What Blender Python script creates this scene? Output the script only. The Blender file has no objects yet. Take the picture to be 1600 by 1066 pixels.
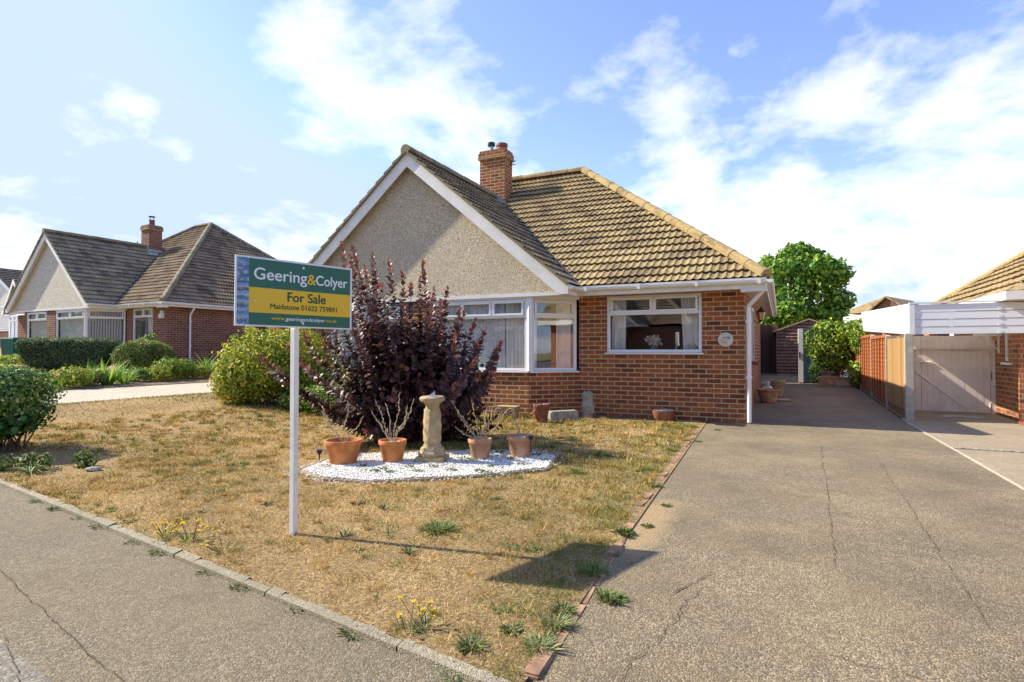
import bpy, bmesh, math, random
import numpy as np
from mathutils import Vector, Matrix
from mathutils import noise as mnoise
random.seed(7); rng = np.random.default_rng(7)
sc = bpy.context.scene
COL = sc.collection
R = math.radians

# ------------------------------------------------------------------ terrain
def ramp(t, w=2.0):
    return 0.0 if t <= 0 else (t*t/(2*w) if t < w else t-w/2)
def gz(x, y):
    a = 0.05*ramp(-6-x); b = 0.028*ramp(y-10.5)
    return min(a, 1.2) + min(b, 0.7)
def gz_np(x, y):
    def r(t, w=2.0): return np.where(t <= 0, 0, np.where(t < w, t*t/(2*w), t-w/2))
    return np.minimum(0.05*r(-6-x), 1.2) + np.minimum(0.028*r(y-10.5), 0.7)

# ------------------------------------------------------------------ tagging
def tag(o, label=None, cat=None, group=None, kind=None):
    if label: o['label'] = label
    if cat: o['category'] = cat
    if group: o['group'] = group
    if kind: o['kind'] = kind
    return o
def empty(name, loc, rz=0, label=None, cat=None, group=None):
    o = bpy.data.objects.new(name, None); COL.objects.link(o)
    o.empty_display_size = 0.1
    o.location = loc; o.rotation_euler = (0, 0, rz)
    return tag(o, label, cat, group)
def link(name, me, mat, parent=None, loc=None):
    o = bpy.data.objects.new(name, me); COL.objects.link(o)
    if mat is not None and len(me.materials) == 0:
        for m in (mat if isinstance(mat, (list, tuple)) else [mat]): me.materials.append(m)
    if parent: o.parent = parent
    if loc: o.location = loc
    return o
def copy_tree(o, parent=None):
    c = o.copy(); COL.objects.link(c)
    if parent: c.parent = parent
    for ch in list(o.children): copy_tree(ch, c)
    return c

# ------------------------------------------------------------------ mesh builder
class MB:
    def __init__(s): s.v = []; s.f = []; s.m = []; s.mi = 0; s.uv = None
    def add(s, vs, fs):
        n = len(s.v); s.v += [tuple(v) for v in vs]
        s.f += [tuple(n+i for i in f) for f in fs]; s.m += [s.mi]*len(fs)
        return s
    def box(s, x0, x1, y0, y1, z0, z1, M=None, top=(0, 0)):
        tx, ty = top
        vs = [(x0,y0,z0),(x1,y0,z0),(x1,y1,z0),(x0,y1,z0),(x0+tx,y0+ty,z1),(x1-tx,y0+ty,z1),(x1-tx,y1-ty,z1),(x0+tx,y1-ty,z1)]
        if M is not None: vs = [tuple(M @ Vector(v)) for v in vs]
        return s.add(vs, [(0,3,2,1),(4,5,6,7),(0,1,5,4),(1,2,6,5),(2,3,7,6),(3,0,4,7)])
    def obox(s, p0, p1, t0, t1, z0, z1):
        """box along p0->p1 in plan, from offset t0 to t1 to the left of the direction"""
        d = Vector((p1[0]-p0[0], p1[1]-p0[1])); L = d.length; d /= L
        M = Matrix(((d.x, -d.y, 0, p0[0]), (d.y, d.x, 0, p0[1]), (0,0,1,0), (0,0,0,1)))
        return s.box(0, L, t0, t1, z0, z1, M)
    def tube(s, pts, r, n=8, cap=True):
        pts = [Vector(p) for p in pts]; rs = r if isinstance(r, (list, tuple)) else [r]*len(pts)
        base = len(s.v); ref = None
        for i, p in enumerate(pts):
            t = (pts[min(i+1, len(pts)-1)]-pts[max(i-1, 0)]).normalized()
            if ref is None: ref = Vector((0,0,1)) if abs(t.z) < .9 else Vector((1,0,0))
            a = t.cross(ref).normalized(); b = a.cross(t).normalized(); ref = b
            for k in range(n):
                an = 2*math.pi*k/n; s.v.append(tuple(p+(a*math.cos(an)+b*math.sin(an))*rs[i]))
        for i in range(len(pts)-1):
            for k in range(n):
                s.f.append((base+i*n+k, base+i*n+(k+1)%n, base+(i+1)*n+(k+1)%n, base+(i+1)*n+k)); s.m.append(s.mi)
        if cap:
            s.f.append(tuple(base+k for k in range(n))[::-1]); s.m.append(s.mi)
            s.f.append(tuple(base+(len(pts)-1)*n+k for k in range(n))); s.m.append(s.mi)
        return s
    def lathe(s, prof, n=24, c=(0,0,0), sx=1, sy=1, rot=0, jit=0, cap=True):
        base = len(s.v)
        for (r, z) in prof:
            for k in range(n):
                a = 2*math.pi*k/n+rot; rr = r*(1+jit*math.sin(k*2.3+z*40)*math.cos(k*1.3-z*23)) if jit else r
                s.v.append((c[0]+rr*math.cos(a)*sx, c[1]+rr*math.sin(a)*sy, c[2]+z))
        for i in range(len(prof)-1):
            for k in range(n):
                s.f.append((base+i*n+k, base+i*n+(k+1)%n, base+(i+1)*n+(k+1)%n, base+(i+1)*n+k)); s.m.append(s.mi)
        if cap:
            s.f.append(tuple(base+k for k in range(n))[::-1]); s.m.append(s.mi)
            s.f.append(tuple(base+(len(prof)-1)*n+k for k in range(n))); s.m.append(s.mi)
        return s
    def poly_prism(s, pts, a, b, axis='y'):
        """pts in 2D; extruded between a and b along an axis"""
        n = len(pts)
        def P(p, t): return {'y': (p[0], t, p[1]), 'x': (t, p[0], p[1]), 'z': (p[0], p[1], t)}[axis]
        vs = [P(p, a) for p in pts]+[P(p, b) for p in pts]
        fs = [tuple(range(n)), tuple(range(2*n-1, n-1, -1))]+[(i, n+i, n+(i+1) % n, (i+1) % n) for i in range(n)]
        return s.add(vs, fs)
    def build(s, name, mat, parent=None, loc=None, smooth=False, bevel=0, recalc=True, bseg=2):
        me = bpy.data.meshes.new(name); me.from_pydata(s.v, [], s.f)
        mats = mat if isinstance(mat, (list, tuple)) else [mat]
        for m in mats: me.materials.append(m)
        if len(mats) > 1: me.polygons.foreach_set('material_index', s.m)
        bm = bmesh.new(); bm.from_mesh(me)
        if recalc: bmesh.ops.recalc_face_normals(bm, faces=bm.faces)
        if bevel:
            bmesh.ops.bevel(bm, geom=[e for e in bm.edges if len(e.link_faces) == 2 and e.calc_face_angle(0) > .5], offset=bevel, segments=bseg, affect='EDGES', clamp_overlap=True)
        uvl = bm.loops.layers.uv.new('UVMap')
        for f in bm.faces:
            n = f.normal
            if abs(n.z) > .85: T, B = Vector((1,0,0)), Vector((0,1,0))
            else:
                T = Vector((0,0,1)).cross(n).normalized(); B = n.cross(T).normalized()
                if T.x < -.01: T = -T
                if abs(n.z) < .1: B = Vector((0,0,1))
            for l in f.loops:
                p = l.vert.co; l[uvl].uv = (p.dot(T), p.dot(B))
            f.smooth = smooth
        bm.to_mesh(me); bm.free()
        if smooth:
            try: me.set_sharp_from_angle(angle=R(40))
            except Exception: pass
        return link(name, me, None, parent, loc)

# ------------------------------------------------------------------ materials
MATS = {}
class NT:
    def __init__(s, name):
        s.mat = bpy.data.materials.new(name); s.mat.use_nodes = True
        s.t = s.mat.node_tree; s.b = s.t.nodes['Principled BSDF']; s.out = s.t.nodes['Material Output']
        MATS[name] = s.mat
    def n(s, typ, **kw):
        nd = s.t.nodes.new(typ); ins = kw.pop('ins', {})
        for k, v in kw.items(): setattr(nd, k, v)
        for k, v in ins.items():
            if isinstance(v, bpy.types.NodeSocket): s.t.links.new(v, nd.inputs[k])
            else: nd.inputs[k].default_value = v
        return nd
    def coord(s, kind='Object', scale=None):
        o = s.n('ShaderNodeTexCoord').outputs[kind]
        if scale is not None:
            sv = scale if isinstance(scale, tuple) else (scale,)*3
            o = s.n('ShaderNodeMapping', ins={'Vector': o, 'Scale': sv}).outputs[0]
        return o
    def noise(s, vec, scale, detail=4, rough=.55, out='Fac'):
        return s.n('ShaderNodeTexNoise', ins={'Vector': vec, 'Scale': scale, 'Detail': detail, 'Roughness': rough}).outputs[out]
    def vor(s, vec, scale, out='Color', feature='F1'):
        return s.n('ShaderNodeTexVoronoi', feature=feature, ins={'Vector': vec, 'Scale': scale}).outputs[out]
    def ramp(s, fac, stops, interp='LINEAR'):
        r = s.n('ShaderNodeValToRGB', ins={'Fac': fac}); cr = r.color_ramp; cr.interpolation = interp
        while len(cr.elements) < len(stops): cr.elements.new(.5)
        for e, (p, c) in zip(cr.elements, stops):
            e.position = p; e.color = (c if len(c) == 4 else (*c, 1)) if isinstance(c, tuple) else (c, c, c, 1)
        return r.outputs[0]
    def mix(s, fac, a, b, mode='MIX'):
        m = s.n('ShaderNodeMix', data_type='RGBA', blend_type=mode)
        for i, v in ((0, fac), (6, a), (7, b)):
            if isinstance(v, bpy.types.NodeSocket): s.t.links.new(v, m.inputs[i])
            else: m.inputs[i].default_value = v if i == 0 else ((*v, 1) if len(v) == 3 else v)
        return m.outputs[2]
    def math(s, op, a, b=0.0, clamp=False):
        m = s.n('ShaderNodeMath', operation=op, use_clamp=clamp)
        for i, v in ((0, a), (1, b)):
            if isinstance(v, bpy.types.NodeSocket): s.t.links.new(v, m.inputs[i])
            else: m.inputs[i].default_value = v
        return m.outputs[0]
    def done(s, col=None, rough=.8, bump=None, bstr=.3, bdist=.01, spec=None, metal=0):
        if col is not None:
            if isinstance(col, bpy.types.NodeSocket): s.t.links.new(col, s.b.inputs['Base Color'])
            else: s.b.inputs['Base Color'].default_value = (*col, 1)
        if isinstance(rough, bpy.types.NodeSocket): s.t.links.new(rough, s.b.inputs['Roughness'])
        else: s.b.inputs['Roughness'].default_value = rough
        s.b.inputs['Metallic'].default_value = metal
        if spec is not None: s.b.inputs['Specular IOR Level'].default_value = spec
        if bump is not None:
            bn = s.n('ShaderNodeBump', ins={'Height': bump, 'Strength': bstr, 'Distance': bdist})
            s.t.links.new(bn.outputs[0], s.b.inputs['Normal'])
        return s.mat

def paint(name, col, rough=.5, var=.06, scale=6, bstr=.05, dirt=None):
    m = NT(name); c = m.coord()
    n = m.noise(c, scale, 6); n2 = m.noise(c, scale*14, 3)
    a = tuple(max(0, x*(1-var*1.5)) for x in col); b = tuple(min(1, x*(1+var)) for x in col)
    k = m.ramp(n, [(.3, a), (.7, b)])
    if dirt:
        k = m.mix(m.ramp(m.noise(c, scale*.6, 8, .7), [(.5, 0.0), (.72, 1.0)]), k, dirt)
    return m.done(k, rough, n2, bstr, .005)

def brick_mat(name, c1, c2, mortar, bw=.245, rh=.0815, dark=(.08,.03,.02)):
    m = NT(name); uv = m.n('ShaderNodeUVMap').outputs[0]
    wob = m.n('ShaderNodeVectorMath', operation='SCALE', ins={0: m.noise(uv, 9, 3, .6, 'Color'), 'Scale': .007}).outputs[0]
    vec = m.n('ShaderNodeVectorMath', operation='ADD', ins={0: uv, 1: wob}).outputs[0]
    br = m.n('ShaderNodeTexBrick', offset=.5, ins={'Vector': vec, 'Color1': (1,1,1,1), 'Color2': (0,0,0,1), 'Mortar': (.5,.5,.5,1), 'Scale': 1, 'Mortar Size': .0095, 'Mortar Smooth': .2, 'Bias': 0, 'Brick Width': bw, 'Row Height': rh})
    col = m.ramp(br.outputs['Color'], [(.0, dark), (.16, c2), (.45, c1), (.75, tuple(x*1.25 for x in c1)), (1, c2)])
    col = m.mix(m.ramp(m.noise(uv, 40, 5, .7), [(.3, 0.0), (.75, .55)]), col, tuple(x*.55 for x in c1), 'MIX')
    col = m.mix(m.ramp(m.noise(uv, 1.3, 4), [(.45, 0.0), (.75, .35)]), col, tuple(x*1.5 for x in c1))
    mo = m.mix(m.noise(uv, 60, 3), mortar, tuple(x*.7 for x in mortar))
    col = m.mix(br.outputs['Fac'], col, mo)
    hgt = m.math('SUBTRACT', m.math('MULTIPLY', m.noise(uv, 70, 4), .35), br.outputs['Fac'])
    return m.done(col, .9, hgt, .8, .006)

def tile_mat(name, base, lichen, amt=.5, cover=(.42,.62)):
    m = NT(name); uv = m.n('ShaderNodeUVMap').outputs[0]; c = m.coord()
    br = m.n('ShaderNodeTexBrick', offset=.0, ins={'Vector': uv, 'Color1': (1,1,1,1), 'Color2': (0,0,0,1), 'Mortar': (.5,.5,.5,1), 'Scale': 1, 'Mortar Size': 0, 'Brick Width': .3, 'Row Height': .27}).outputs['Color']
    b = m.mix(m.ramp(br, [(0, .0), (1, 1.0)]), tuple(x*.6 for x in base), tuple(x*1.4 for x in base))
    l = m.math('ADD', m.noise(c, 1.6, 8, .7), m.math('MULTIPLY', m.math('SUBTRACT', m.noise(c, 30, 4, .7), .5), .5))
    col = m.mix(m.math('MULTIPLY', m.ramp(l, [(cover[0], 0.0), (cover[1], 1.0)]), amt), b, lichen)
    col = m.mix(m.ramp(br, [(.0, .45), (.2, 0.0)]), col, tuple(x*.5 for x in base))
    col = m.mix(m.ramp(m.noise(c, 2.3, 8, .8), [(.55, 0.0), (.7, .55)]), col, tuple(x*.45 for x in base))
    col = m.mix(m.ramp(m.noise(c, 55, 3, .7), [(.62, 0.0), (.72, .5)]), col, (.04,.035,.03))
    return m.done(col, .95, m.noise(c, 90, 4, .7), .5, .006)

def tarmac(name, base, spread, warm=(.22,.18,.11), wamt=.4, stone=120, patches=.35):
    stone = stone*1.35; spread = spread*.75
    m = NT(name); c = m.coord()
    v = m.vor(c, stone); sp = m.n('ShaderNodeSeparateColor', ins={0: v}).outputs[0]
    lo = tuple(x*(1-spread) for x in base); hi = tuple(min(1, x*(1+spread*1.3)) for x in base)
    col = m.ramp(sp, [(0, lo), (.55, base), (.86, hi), (1, tuple(min(1, x*(1+spread*3.2)) for x in base))])
    v2 = m.n('ShaderNodeSeparateColor', ins={0: m.vor(c, stone*.42)}).outputs[1]
    col = m.mix(m.math('MULTIPLY', m.ramp(v2, [(.84, 0.0), (.9, 1.0)]), .4), col, tuple(min(1, x*1.9) for x in base))
    col = m.mix(m.math('MULTIPLY', m.ramp(m.noise(c, .9, 6, .65), [(.4, 0.0), (.68, 1.0)]), wamt), col, warm)
    col = m.mix(m.ramp(m.noise(c, .55, 7, .7), [(.36, patches*1.3), (.58, 0.0)]), col, tuple(x*.42 for x in base))
    col = m.mix(m.ramp(m.noise(c, 5.5, 6, .8), [(.5, 0.0), (.68, .4)]), col, tuple(x*.5 for x in base))
    col = m.mix(m.ramp(m.noise(c, 2.7, 8, .75), [(.56, 0.0), (.74, .35)]), col, tuple(min(1, x*1.5) for x in base))
    if name == 'drive_tarmac':   # sandy dirt washed up against the edging
        dv = m.n('ShaderNodeVectorMath', operation='SUBTRACT', ins={0: c, 1: (-.86, 4.0, 0)}).outputs[0]
        dv = m.n('ShaderNodeVectorMath', operation='MULTIPLY', ins={0: dv, 1: (4.6, 1.05, 0)}).outputs[0]
        ds = m.n('ShaderNodeVectorMath', operation='LENGTH', ins={0: dv}).outputs['Value']
        ds = m.math('ADD', ds, m.math('MULTIPLY', m.math('SUBTRACT', m.noise(c, 7, 6, .8), .5), 1.6))
        col = m.mix(m.ramp(ds, [(.45, .9), (.95, 0.0)]), col, m.ramp(m.noise(c, 90, 3, .8), [(.3, (.2,.13,.06)), (.7, (.5,.36,.19))]))
    h = m.vor(c, stone, 'Distance')
    return m.done(col, .92, m.math('ADD', m.math('MULTIPLY', h, -1.0), m.math('MULTIPLY', m.noise(c, 12, 4), .8)), .8, .005)

def leaf_mat(name, stops, rough=.5, trans=.25, spec=.3, gain=1.5):
    """stops: ramp over the per-leaf random attribute"""
    m = NT(name); a = m.n('ShaderNodeAttribute', attribute_name='lv').outputs['Fac']
    g_ = gain; col = m.ramp(a, [(p_, tuple(min(1, x*g_) for x in c_)) for p_, c_ in stops])
    m.done(col, rough, spec=spec)
    tr = m.n('ShaderNodeBsdfTranslucent', ins={'Color': m.mix(.5, col, m.mix(1.0, col, (1.0, 1.0, .5), 'MULTIPLY'))})
    mx = m.n('ShaderNodeMixShader', ins={0: trans, 1: m.b.outputs[0], 2: tr.outputs[0]})
    m.t.links.new(mx.outputs[0], m.out.inputs[0])
    return m.mat

M = {}
M['brick'] = brick_mat('brick', (.31,.095,.030), (.15,.045,.02), (.60,.43,.24))
M['brick_nb'] = brick_mat('brick_neighbour', (.22,.07,.04), (.14,.04,.025), (.42,.33,.24))
M['brick_right'] = brick_mat('brick_orange', (.38,.12,.04), (.24,.07,.03), (.5,.38,.24))
M['tile'] = tile_mat('tile_lichen', (.20,.14,.075), (.43,.325,.15), .85, (.38,.62))
M['tile_grey'] = tile_mat('tile_weathered', (.235,.185,.115), (.46,.38,.22), .75, (.45,.65))
M['ridge'] = tile_mat('ridge_lichen', (.26,.18,.09), (.42,.31,.13), .8, (.35,.55))
M['ridge_grey'] = tile_mat('ridge_mossy', (.20,.17,.12), (.33,.27,.15), .7, (.4,.62))
M['tile_brown'] = tile_mat('tile_brown', (.22,.155,.095), (.42,.32,.18), .6, (.42,.65))
M['tile_dark'] = tile_mat('tile_dark', (.07,.065,.06), (.14,.13,.1), .4, (.5,.7))
M['upvc'] = paint('white_upvc', (.82,.83,.84), .28, .03, 3, .02)
M['white'] = paint('white_paint', (.80,.79,.75), .5, .05, 5, .06, dirt=(.62,.58,.48))
M['fascia'] = paint('white_fascia', (.84,.83,.79), .45, .05, 4, .05, dirt=(.70,.67,.58))
M['postwhite'] = paint('post_white', (.86,.84,.78), .45, .04, 10, .06, dirt=(.6,.58,.52))
M['dark'] = paint('dark_void', (.02,.02,.02), .8)
M['black'] = paint('black_plastic', (.018,.018,.02), .35)
M['lead'] = paint('lead_flashing', (.42,.44,.46), .5, .15, 14, .2)
M['steel'] = paint('steel', (.55,.57,.6), .3, .1, 10)
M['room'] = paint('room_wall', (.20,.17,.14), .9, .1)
M['terra'] = paint('terracotta', (.56,.20,.06), .8, .25, 9, .25, dirt=(.58,.32,.16))
M['terra_pale'] = paint('terracotta_pale', (.50,.26,.14), .85, .22, 9, .3, dirt=(.62,.48,.38))
M['terra_dark'] = paint('terracotta_dark', (.22,.075,.045), .75, .25, 12, .3, dirt=(.3,.2,.14))
M['stone'] = paint('stone_cast', (.44,.34,.19), .9, .2, 14, .6, dirt=(.28,.22,.13))
M['stone_grey'] = paint('stone_grey', (.36,.34,.29), .9, .25, 18, .6, dirt=(.2,.19,.15))
M['concrete_post'] = paint('concrete_post', (.46,.43,.36), .9, .15, 10, .5, dirt=(.34,.31,.24))
M['cherub'] = paint('cast_white', (.62,.6,.53), .8, .1, 20, .3)
M['door_red'] = paint('tile_red', (.28,.07,.04), .6, .15, 10, .2)
M['shed'] = paint('shed_brown', (.21,.105,.07), .8, .35, 8, .4, dirt=(.32,.22,.16))
M['shed_roof'] = paint('felt_roof', (.42,.30,.19), .9, .2, 8, .3)
M['locker_green'] = paint('locker_green', (.06,.17,.16), .55, .2, 5, .1, dirt=(.09,.2,.17))
M['bin_green'] = paint('bin_green', (.02,.14,.10), .5, .1, 5)
M['red_fence'] = paint('fence_redbrown', (.19,.05,.03), .8, .3, 9, .3)
M['step'] = paint('red_step', (.26,.08,.06), .7, .15, 9, .2)
M['step2'] = paint('slab_sand', (.42,.33,.22), .9, .2, 9, .3)
M['bark'] = paint('bark', (.16,.11,.07), .9, .3, 20, .8)
M['stem_pale'] = paint('stem_dry', (.5,.42,.3), .9, .25, 30, .3)
M['stem_purple'] = paint('stem_purple', (.14,.06,.05), .8, .3, 20, .3)
M['soil'] = paint('soil', (.17,.12,.07), 1, .35, 9, 1.0, dirt=(.3,.22,.13))
M['lilac'] = paint('gate_paint', (.80,.70,.64), .6, .05, 4, .08, dirt=(.68,.58,.54))
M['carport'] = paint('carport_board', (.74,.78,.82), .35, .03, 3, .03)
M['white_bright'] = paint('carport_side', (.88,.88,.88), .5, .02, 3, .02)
M['concrete'] = tarmac('concrete_path', (.50,.44,.34), .12, (.45,.36,.22), .3, 90, .12)
M['conc_right'] = tarmac('concrete_right', (.32,.26,.18), .15, (.30,.22,.13), .3, 90, .25)
M['pavement'] = tarmac('pavement_tarmac', (.165,.135,.088), .5, (.21,.16,.09), .35, 120, .15)
M['pave_patch'] = tarmac('pavement_grey', (.185,.165,.13), .4, (.22,.2,.17), .3, 80, .2)
DRV_STAIN = True
M['drive'] = tarmac('drive_tarmac', (.20,.16,.10), .62, (.29,.215,.11), .5, 105, .45)
M['kerb'] = tarmac('kerb_concrete', (.31,.27,.19), .35, (.28,.25,.15), .5, 130, .4)
M['kerb_brick'] = paint('edging_brick', (.38,.22,.13), .95, .4, 14, .8, dirt=(.34,.27,.17))
M['crack'] = paint('crack_dirt', (.08,.06,.035), 1, .3, 20)
M['road'] = tarmac('road_tarmac', (.13,.125,.12), .4, (.15,.14,.12), .3, 80, .2)

def wood_mat(name, col, plank=.11, axis=0, var=.3, dark=None):
    m = NT(name); c = m.coord(); s = [3, 3, 3]
    sep = m.n('ShaderNodeSeparateXYZ', ins={0: c})
    pl = m.math('FLOOR', m.math('DIVIDE', sep.outputs[axis], plank))
    rnd = m.n('ShaderNodeTexWhiteNoise', noise_dimensions='1D', ins={'W': pl}).outputs[0]
    g = m.noise(m.coord('Object', (25, 25, 1.5)), 4, 6, .6)
    a = tuple(x*(1-var) for x in col); b = tuple(x*(1+var) for x in col)
    k = m.ramp(rnd, [(0, a), (1, b)]); k = m.mix(m.ramp(g, [(.35, .55), (.65, 0.0)]), k, dark or tuple(x*.5 for x in col))
    return m.done(k, .85, g, .3, .004)
M['fence_orange'] = wood_mat('fence_orange', (.42,.13,.035), .14, 1)
M['fence_tan'] = wood_mat('fence_tan', (.40,.24,.09), .12, 1)
M['fence_dark'] = wood_mat('fence_dark', (.12,.055,.035), .12, 0)
M['gravelboard'] = wood_mat('gravel_board', (.26,.12,.06), .5, 2)

# pebble dash
m = NT('pebbledash'); c = m.coord()
v = m.vor(c, 80); s1 = m.n('ShaderNodeSeparateColor', ins={0: v}).outputs[0]
k = m.ramp(s1, [(0, (.24,.19,.12)), (.25, (.50,.42,.29)), (.6, (.70,.61,.44)), (.85, (.84,.77,.62)), (1, (.52,.35,.17))])
k = m.mix(m.ramp(m.noise(c, 1.1, 5), [(.45, 0.0), (.7, .3)]), k, (.40,.36,.29))
M['dash'] = m.done(k, .95, m.math('MULTIPLY', m.vor(c, 80, 'Distance'), -1.0), 1.0, .010)
M['dash_nb'] = paint('render_pale', (.66,.62,.52), .95, .3, 16, 1.0, dirt=(.5,.46,.38))

# lawn soil/thatch
m = NT('lawn_thatch'); c = m.coord()
k = m.ramp(m.noise(c, 60, 5, .75), [(.34, (.11,.065,.03)), (.5, (.36,.24,.10)), (.66, (.62,.46,.23))])
k = m.mix(m.ramp(m.noise(c, 1.1, 6, .65), [(.48, 0.0), (.66, .55)]), k, (.22,.15,.06))
M['lawn'] = m.done(k, 1, m.noise(c, 80, 5, .8), 1.0, .02)
m = NT('far_ground'); c = m.coord()
k = m.ramp(m.noise(c, 5, 8, .75), [(.3, (.24,.16,.07)), (.7, (.46,.34,.17))])
k = m.mix(m.ramp(m.noise(c, .25, 4), [(.45, 0.0), (.6, .6)]), k, (.13,.15,.05))
M['ground'] = m.done(k, 1, m.noise(c, 50, 5, .8), 1.0, .02)

# glass: thin pane, reflects and lets the room show through
def glass_mat(name, base=.13, tint=(.93,.96,.95)):
    m = NT(name)
    fr = m.math('POWER', m.n('ShaderNodeLayerWeight', ins={'Blend': .5}).outputs['Facing'], 4.0)
    fac = m.math('ADD', m.math('MULTIPLY', fr, .8), base, True)
    gl = m.n('ShaderNodeBsdfGlossy', ins={'Roughness': .0, 'Color': (.95,.97,1,1)})
    bn = m.n('ShaderNodeBump', ins={'Height': m.noise(m.coord(), 1.4, 2), 'Strength': .06, 'Distance': .02})
    m.t.links.new(bn.outputs[0], gl.inputs['Normal'])
    tr = m.n('ShaderNodeBsdfTransparent', ins={'Color': (*tint, 1)})
    mx = m.n('ShaderNodeMixShader', ins={0: fac, 1: tr.outputs[0], 2: gl.outputs[0]})
    m.t.links.new(mx.outputs[0], m.out.inputs[0]); m.t.nodes.remove(m.b)
    return m.mat
M['glass'] = glass_mat('window_glass', .11, (1, 1, 1))
M['glass_nb'] = glass_mat('window_glass_neighbour', .10, (1, 1, 1))
# curtains
def cloth(name, col, lace=False):
    m = NT(name); c = m.coord(); k = m.mix(m.noise(c, 30, 3), tuple(x*.85 for x in col), col)
    m.done(k, .9)
    if lace:
        a = m.coord('Object', (7, 7, 5.5))
        w = m.n('ShaderNodeTexVoronoi', feature='SMOOTH_F1', ins={'Vector': a, 'Scale': 1.4, 'Smoothness': .3}).outputs['Distance']
        band = m.math('SINE', m.math('MULTIPLY', w, 26))
        al = m.ramp(band, [(.35, .72), (.6, 1.0)])
        tp = m.n('ShaderNodeBsdfTransparent')
        mx = m.n('ShaderNodeMixShader', ins={0: al, 1: tp.outputs[0], 2: m.b.outputs[0]})
        m.t.links.new(mx.outputs[0], m.out.inputs[0])
    return m.mat
M['curtain'] = cloth('curtain_cloth', (.85,.84,.78)); M['lace'] = cloth('net_lace', (.85,.87,.86), True)
M['blind'] = cloth('blind_vane', (.55,.56,.55))
# gravel
m = NT('white_pebbles'); a = m.n('ShaderNodeAttribute', attribute_name='lv').outputs['Fac']
M['gravel'] = m.done(m.ramp(a, [(0, (.40,.36,.28)), (.25, (.68,.66,.6)), (1, (.86,.85,.82))]), .7)
M['gravel_base'] = paint('pebble_bed', (.48,.44,.36), .9, .3, 60, .8)
# foliage
L = {}
L['smoke'] = leaf_mat('leaf_purple', [(0, (.012,.007,.008)), (.4, (.032,.016,.016)), (.66, (.075,.036,.030)), (.86, (.11,.042,.036)), (1, (.15,.032,.034))], .42, .3, .4, 2.4)
L['tree'] = leaf_mat('leaf_tree', [(0, (.02,.06,.010)), (.5, (.06,.14,.018)), (1, (.20,.26,.04))], .5, .35, gain=2.1)
L['yellow'] = leaf_mat('leaf_yellowgreen', [(0, (.05,.09,.012)), (.45, (.16,.21,.025)), (.85, (.34,.33,.05)), (1, (.42,.25,.05))], .5, .35, gain=1.8)
L['dark'] = leaf_mat('leaf_dark', [(0, (.012,.03,.01)), (.6, (.04,.075,.02)), (1, (.10,.14,.04))], .45, .2)
L['hedge'] = leaf_mat('leaf_hedge', [(0, (.015,.03,.014)), (.6, (.045,.07,.03)), (1, (.11,.14,.06))], .5, .2, gain=3.0)
L['ball'] = leaf_mat('leaf_ball', [(0, (.03,.05,.012)), (.6, (.11,.14,.03)), (1, (.24,.25,.06))], .5, .2, gain=2.0)
L['corner'] = leaf_mat('leaf_corner', [(0, (.02,.06,.015)), (.5, (.07,.15,.03)), (.85, (.17,.25,.06)), (1, (.45,.42,.2))], .45, .3, gain=1.6)
L['climber'] = leaf_mat('leaf_climber', [(0, (.03,.08,.012)), (.5, (.12,.20,.025)), (1, (.36,.38,.05))], .45, .35)
L['weed'] = leaf_mat('leaf_weed', [(0, (.035,.07,.018)), (.5, (.10,.15,.035)), (1, (.24,.27,.09))], .6, .25, gain=1.25)
L['weed_grey'] = leaf_mat('leaf_weed_grey', [(0, (.06,.08,.03)), (.5, (.13,.16,.06)), (1, (.25,.25,.11))], .6, .2)
L['lily'] = leaf_mat('leaf_lily', [(0, (.05,.12,.015)), (.5, (.15,.28,.04)), (1, (.36,.42,.10))], .5, .4)
L['grass'] = leaf_mat('grass_dry', [(0, (.07,.12,.015)), (.2, (.20,.24,.045)), (.32, (.26,.155,.05)), (.6, (.60,.39,.135)), (1, (.95,.70,.34))], .8, .2, .1, 1.0)
L['flower'] = leaf_mat('petal_yellow', [(0, (.75,.55,.01)), (1, (.9,.75,.03))], .6, .3, gain=1.0)
L['dryleaf'] = leaf_mat('leaf_dry', [(0, (.38,.30,.18)), (1, (.66,.58,.42))], .8, .2, gain=1.0)
L['white_petal'] = leaf_mat('petal_white', [(0, (.6,.55,.42)), (1, (.85,.82,.72))], .7, .3, gain=1.0)

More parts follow.
